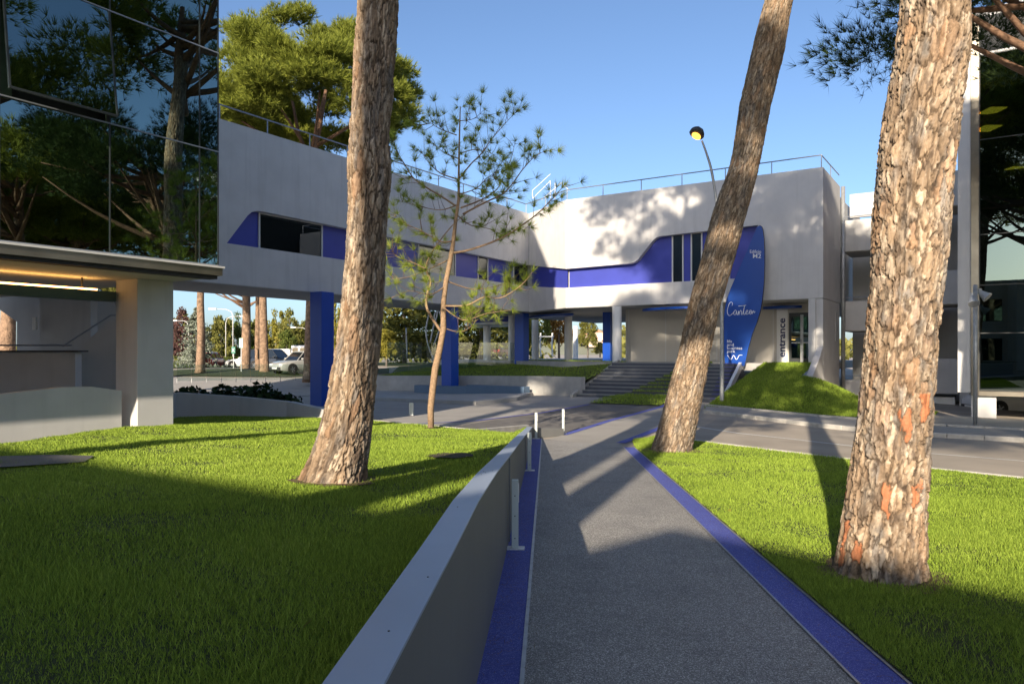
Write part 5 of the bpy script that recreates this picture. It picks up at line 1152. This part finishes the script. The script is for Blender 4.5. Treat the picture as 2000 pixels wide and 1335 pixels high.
for i, (x, y, s, hs, rz) in enumerate([(23, -1.5, 1, .75, 0), (21, 7.5, 1.05, .8, 1), (19, -7, 1, .9, 2), (25, 1, 1.1, .8, 3), (27, 9, 1, .7, 4), (31, -4, 1.1, .9, 5), (22, -11, 1, 1, .5), (35, 5, 1.15, .8, 1.5), (28, 5, .9, .8, 2.5), (30, 14, 1., .75, 3.4)]):
    pine(x, y, 'garden pine beyond the right edge of the view, mirrored in the glass facade', s, hs, rz, PB if i % 2 else PC, 'mirrored pines right of the view')
WB = thing('pavilion', (46, 2, 0), 'white pavilion with teal glazed front, mirrored in the left glass facade', 'building')
MB().box(44, 58, -22, 26, -1, 4.2).build('wall', 'plaster', WB); MB().box(43.3, 58, -24, 28, 4.21, 6.2).build('roof', 'plaster', WB)
pmat('teal_glass', (.05, .22, .28), .2, .1, 1)
for k in range(20): MB().box(43.9, 43.99, -20 + k * 2.2, -17.95 + k * 2.2, .2, 3.6).build('pane', 'teal_glass', WB)
structure(sheet('garden_lawn', [(12.1, -14), (12.1, -5), (14.1, 5), (20, 8.5), (42, 12), (42, -14)], 'lawn_soil', .04))
# ------------------------------------------------------------------ grass
def in_poly(x, y, poly):
    c = np.zeros(len(x), bool); j = len(poly) - 1
    for i in range(len(poly)):
        xi, yi = poly[i]; xj, yj = poly[j]; k = ((yi > y) != (yj > y)) & (x < (xj - xi) * (y - yi) / (yj - yi + 1e-12) + xi); c ^= k; j = i
    return c
def blades(name, poly, n, hf, d0, label, hgt=.05, wid=.0055, holes=(), ymin=1.2, thin=None):
    P_ = np.array(poly); lo, hi = P_.min(0), P_.max(0); X = []; got = 0
    while got < n:
        x = RNG.uniform(lo[0], hi[0], 200000); y = RNG.uniform(max(lo[1], ymin), hi[1], 200000); d = np.hypot(x, y)
        k = in_poly(x, y, poly) & (RNG.uniform(0, 1, len(x)) < np.clip(d0 / d, 0, 1) ** 1.6) & (np.abs(x) < .76 * y + .8)
        for hx, hy, hr_ in holes: k &= np.hypot(x - hx, y - hy) > hr_ * RNG.uniform(.75, 1.1, len(x))
        if thin is not None: k &= RNG.uniform(0, 1, len(x)) < thin(x, y)
        X.append(np.c_[x, y][k]); got += k.sum()
    X = np.concatenate(X)[:n]; x, y = X.T; d = np.hypot(x, y); z = hf(x, y) if len(x) < 60000 else np.concatenate([hf(a, b) for a, b in zip(np.array_split(x, 40), np.array_split(y, 40))])
    wk = np.clip(d / d0, 1, 9) ** .75; an = RNG.uniform(0, 6.283, n); clump = .75 + .35 * np.sin(x * 2.3 + 1.7 * np.sin(y * 1.9)) * np.sin(y * 2.9 + x)
    H = hgt * RNG.uniform(.5, 1.35, n) * clump * (1 + .5 * (RNG.uniform(0, 1, n) > .97)); ln_ = RNG.uniform(.1, .9, n) * H; la = RNG.uniform(0, 6.283, n)
    w = wid * wk / 2; b = np.c_[x, y, z - .004]; s = np.c_[np.cos(an) * w, np.sin(an) * w, 0 * w]; t = b + np.c_[np.cos(la) * ln_, np.sin(la) * ln_, H]
    o = link(name, tri_mesh(name, np.stack([b - s, b + s, t], 1)), 'grass_blade'); tag(o, label, 'grass', kind='stuff'); return o
def ring(x, y, r0, hf, off, seed):
    r = random.Random(seed); n = 26; pts = [(x + r0 * r.uniform(.75, 1.15) * math.cos(k * 6.283 / n), y + r0 * r.uniform(.75, 1.15) * math.sin(k * 6.283 / n)) for k in range(n)]
    structure(sheet('bare_soil', pts, 'soil_red', off, hf, .2))
pmat('soil_red', (.12, .07, .04), .95, .4, 9, .9, 45, .02)
ring(pix(650, 938, dL).x, dL, .44, hl, .012, 1); ring(pix(1716, 1130, dR).x, dR, .5, hg, .045, 2); ring(pix(1312, 883, dM).x, dM, .62, hg, .045, 3); ring(yb[0], yb[1], .16, hl, .012, 4)
def litter(n, label, xs, ys, zs, name='needle_litter'):
    an = RNG.uniform(0, 6.283, n); L = RNG.uniform(.03, .07, n); p = np.c_[xs, ys, zs]; d = np.c_[np.cos(an) * L, np.sin(an) * L, RNG.uniform(0, .006, n)]; w = np.c_[-np.sin(an), np.cos(an), 0 * an] * .0016
    o = link(name, tri_mesh(name, np.stack([p - w, p + w, p + d], 1)), 'needle_dry'); tag(o, label, 'needles', kind='stuff')
leafmat('needle_dry', (.10, .055, .025), (.26, .16, .08), .1, .8, 3)
n = 3200; yy = RNG.uniform(2.5, 15, n); e_ = RNG.exponential(.11, n); kind_ = RNG.integers(0, 3, n)
xx = np.where(kind_ == 0, xw(yy) + .02 + e_ * .8, np.where(kind_ == 1, xo(yy) - e_ * 1.4, RNG.uniform(0, 1, n) * (xo(yy) - xw(yy)) + xw(yy)))
k_ = (kind_ < 2) | (RNG.uniform(0, 1, n) < .3); xx, yy = xx[k_], yy[k_]; litter(len(xx), 'dry brown pine needles scattered along the edges of the path', xx, yy, hg(xx, yy) + .029)
def patchy(x, y): return np.clip(.62 + .75 * np.sin(x * 1.7 + 2 * np.sin(y * .9)) * np.sin(y * 1.3 + 1.3 * np.sin(x * 1.1)) + .3 * np.sin(x * 5.1 + y * 3.7), .45, 1)
lt = lambda x, y: hl(x, y); rt = lambda x, y: hg(x, y) + .035
cL = (pix(650, 938, dL).x, dL); cR = (pix(1716, 1130, dR).x, dR); cM = (pix(1312, 883, dM).x, dM)
blades('grass', left_poly, 470000, lt, 3.4, 'short sunlit and shaded grass of the lawn left of the retaining wall', .043, .0046, [(*cL, .36), (yb[0], yb[1], .1)], 1.0, patchy)
def worn(x, y): return np.clip(.15 + 1.6 * np.hypot(x - 2.55, (y - 4.0) * .45) - .1, .12, 1)
blades('grass', right_poly, 330000, rt, 3.8, 'short grass of the lawn between path and road', .045, .0046, [(*cR, .4), (*cM, .5)], 1.5, lambda x, y: worn(x, y) * patchy(x, y))
def bank_grass(label, q, n, hgt=.07, wid=.02):
    s = RNG.uniform(0, 1, n); t_ = RNG.uniform(0, 1, n); a = np.array(q[0])[None] * (1 - s[:, None]) + np.array(q[1])[None] * s[:, None]; b = np.array(q[3])[None] * (1 - s[:, None]) + np.array(q[2])[None] * s[:, None]
    p = a * (1 - t_[:, None]) + b * t_[:, None]; p[:, 2] += .12 * np.sin(np.pi * t_) * (1 if q[0][2] < q[3][2] else 0); an = RNG.uniform(0, 6.283, n); H = hgt * RNG.uniform(.5, 1.4, n); sd_ = np.c_[np.cos(an), np.sin(an), 0 * an] * wid / 2
    tip = p + np.c_[RNG.normal(size=(n, 2)) * .025, H]; o = link('grass', tri_mesh('grass', np.stack([p - sd_, p + sd_, tip], 1)), 'grass_blade'); tag(o, label, 'grass', kind='stuff')
def field_grass(label, fz, w0, w1, v0_, v1_, keep, n, hgt=.07, wid=.02):
    w = RNG.uniform(w0, w1, n); v = RNG.uniform(v0_, v1_, n); k = keep(w, v); w, v = w[k], v[k]; n = len(w); p = np.c_[US * w + UC * v, UC * w - US * v, fz(w, v)]; an = RNG.uniform(0, 6.283, n); sd_ = np.c_[np.cos(an), np.sin(an), 0 * an] * wid / 2
    tip = p + np.c_[RNG.normal(size=(n, 2)) * .025, hgt * RNG.uniform(.5, 1.4, n)]; o = link('grass', tri_mesh('grass', np.stack([p - sd_, p + sd_, tip], 1)), 'grass_blade'); tag(o, label, 'grass', kind='stuff')
field_grass('sunlit grass on the sloping bank below the entrance', bank_z, 26.3, 34.9, -8.6, -1.5, kb, 90000); field_grass('shaded grass on the slope behind the concrete bench wall', slope_z, 30.4, 43, -30, -15.7, ks, 50000)
gp = P((1150, 788), (1290, 793), (1335, 778), (1225, 774)); bank_grass('patch of grass at the foot of the outdoor stair', [(x, y, h1(x, y) + .03) for x, y in gp], 5000)
T_ = []
for i in range(N):
    w0 = SF + i * run; zt_ = z0 + (i + 1) * rise; va, vb = SV0 - i * .02, SV1 - i * .075; g_a, g_b = va + 2.3 + i * .2, vb - 1.3 + i * .02; n = 500
    w_ = RNG.uniform(w0 + .05, w0 + run - .02, n); v_ = RNG.uniform(g_a, g_b, n); p = np.c_[US * w_ + UC * v_, UC * w_ - US * v_, np.full(n, zt_ + .01)]; s = RNG.normal(size=(n, 3)) * np.array([.01, .01, 0])
    T_.append(np.stack([p - s, p + s, p + np.c_[RNG.normal(size=(n, 2)) * .03, RNG.uniform(.04, .12, n)]], 1))
o = link('grass', tri_mesh('grass', np.concatenate(T_)), 'grass_blade'); tag(o, 'tufts of grass growing on the treads of the outdoor stair', 'grass', kind='stuff')
# fallen leaves on the lawn
for i, (px, py, hf, mt) in enumerate(((880, 893, hl, 'soil'), (1425, 1005, hg, 'leaf_yellow'), (1478, 1053, hg, 'leaf_yellow'), (1462, 1048, hg, 'leaf_yellow'), (40, 1300, hl, 'leaf_yellow'), (600, 1245, hl, 'leaf_olive'))):
    x, y = ray(px, py, hf); z = float(hf(np.array(x), np.array(y))) + .05
    if mt == 'soil':
        n = 20; pts = [(x + (.28 + .05 * math.sin(3 * k)) * math.cos(k * 6.283 / n), y + (.34 + .06 * math.sin(2 * k + 1)) * math.sin(k * 6.283 / n)) for k in range(n)]
        structure(sheet('bare_patch', pts, 'soil', .03, hl, .2)); continue
    o = link('fallen_leaf', quad_leaf_mesh('fallen_leaf', np.zeros((1, 3)), .035, np.array([[0, 0, 1.5]])), mt); o.location = (x, y, z)
    tag(o, 'small curled yellow-green leaf lying on the short grass', 'leaf', 'fallen leaves on the lawns')
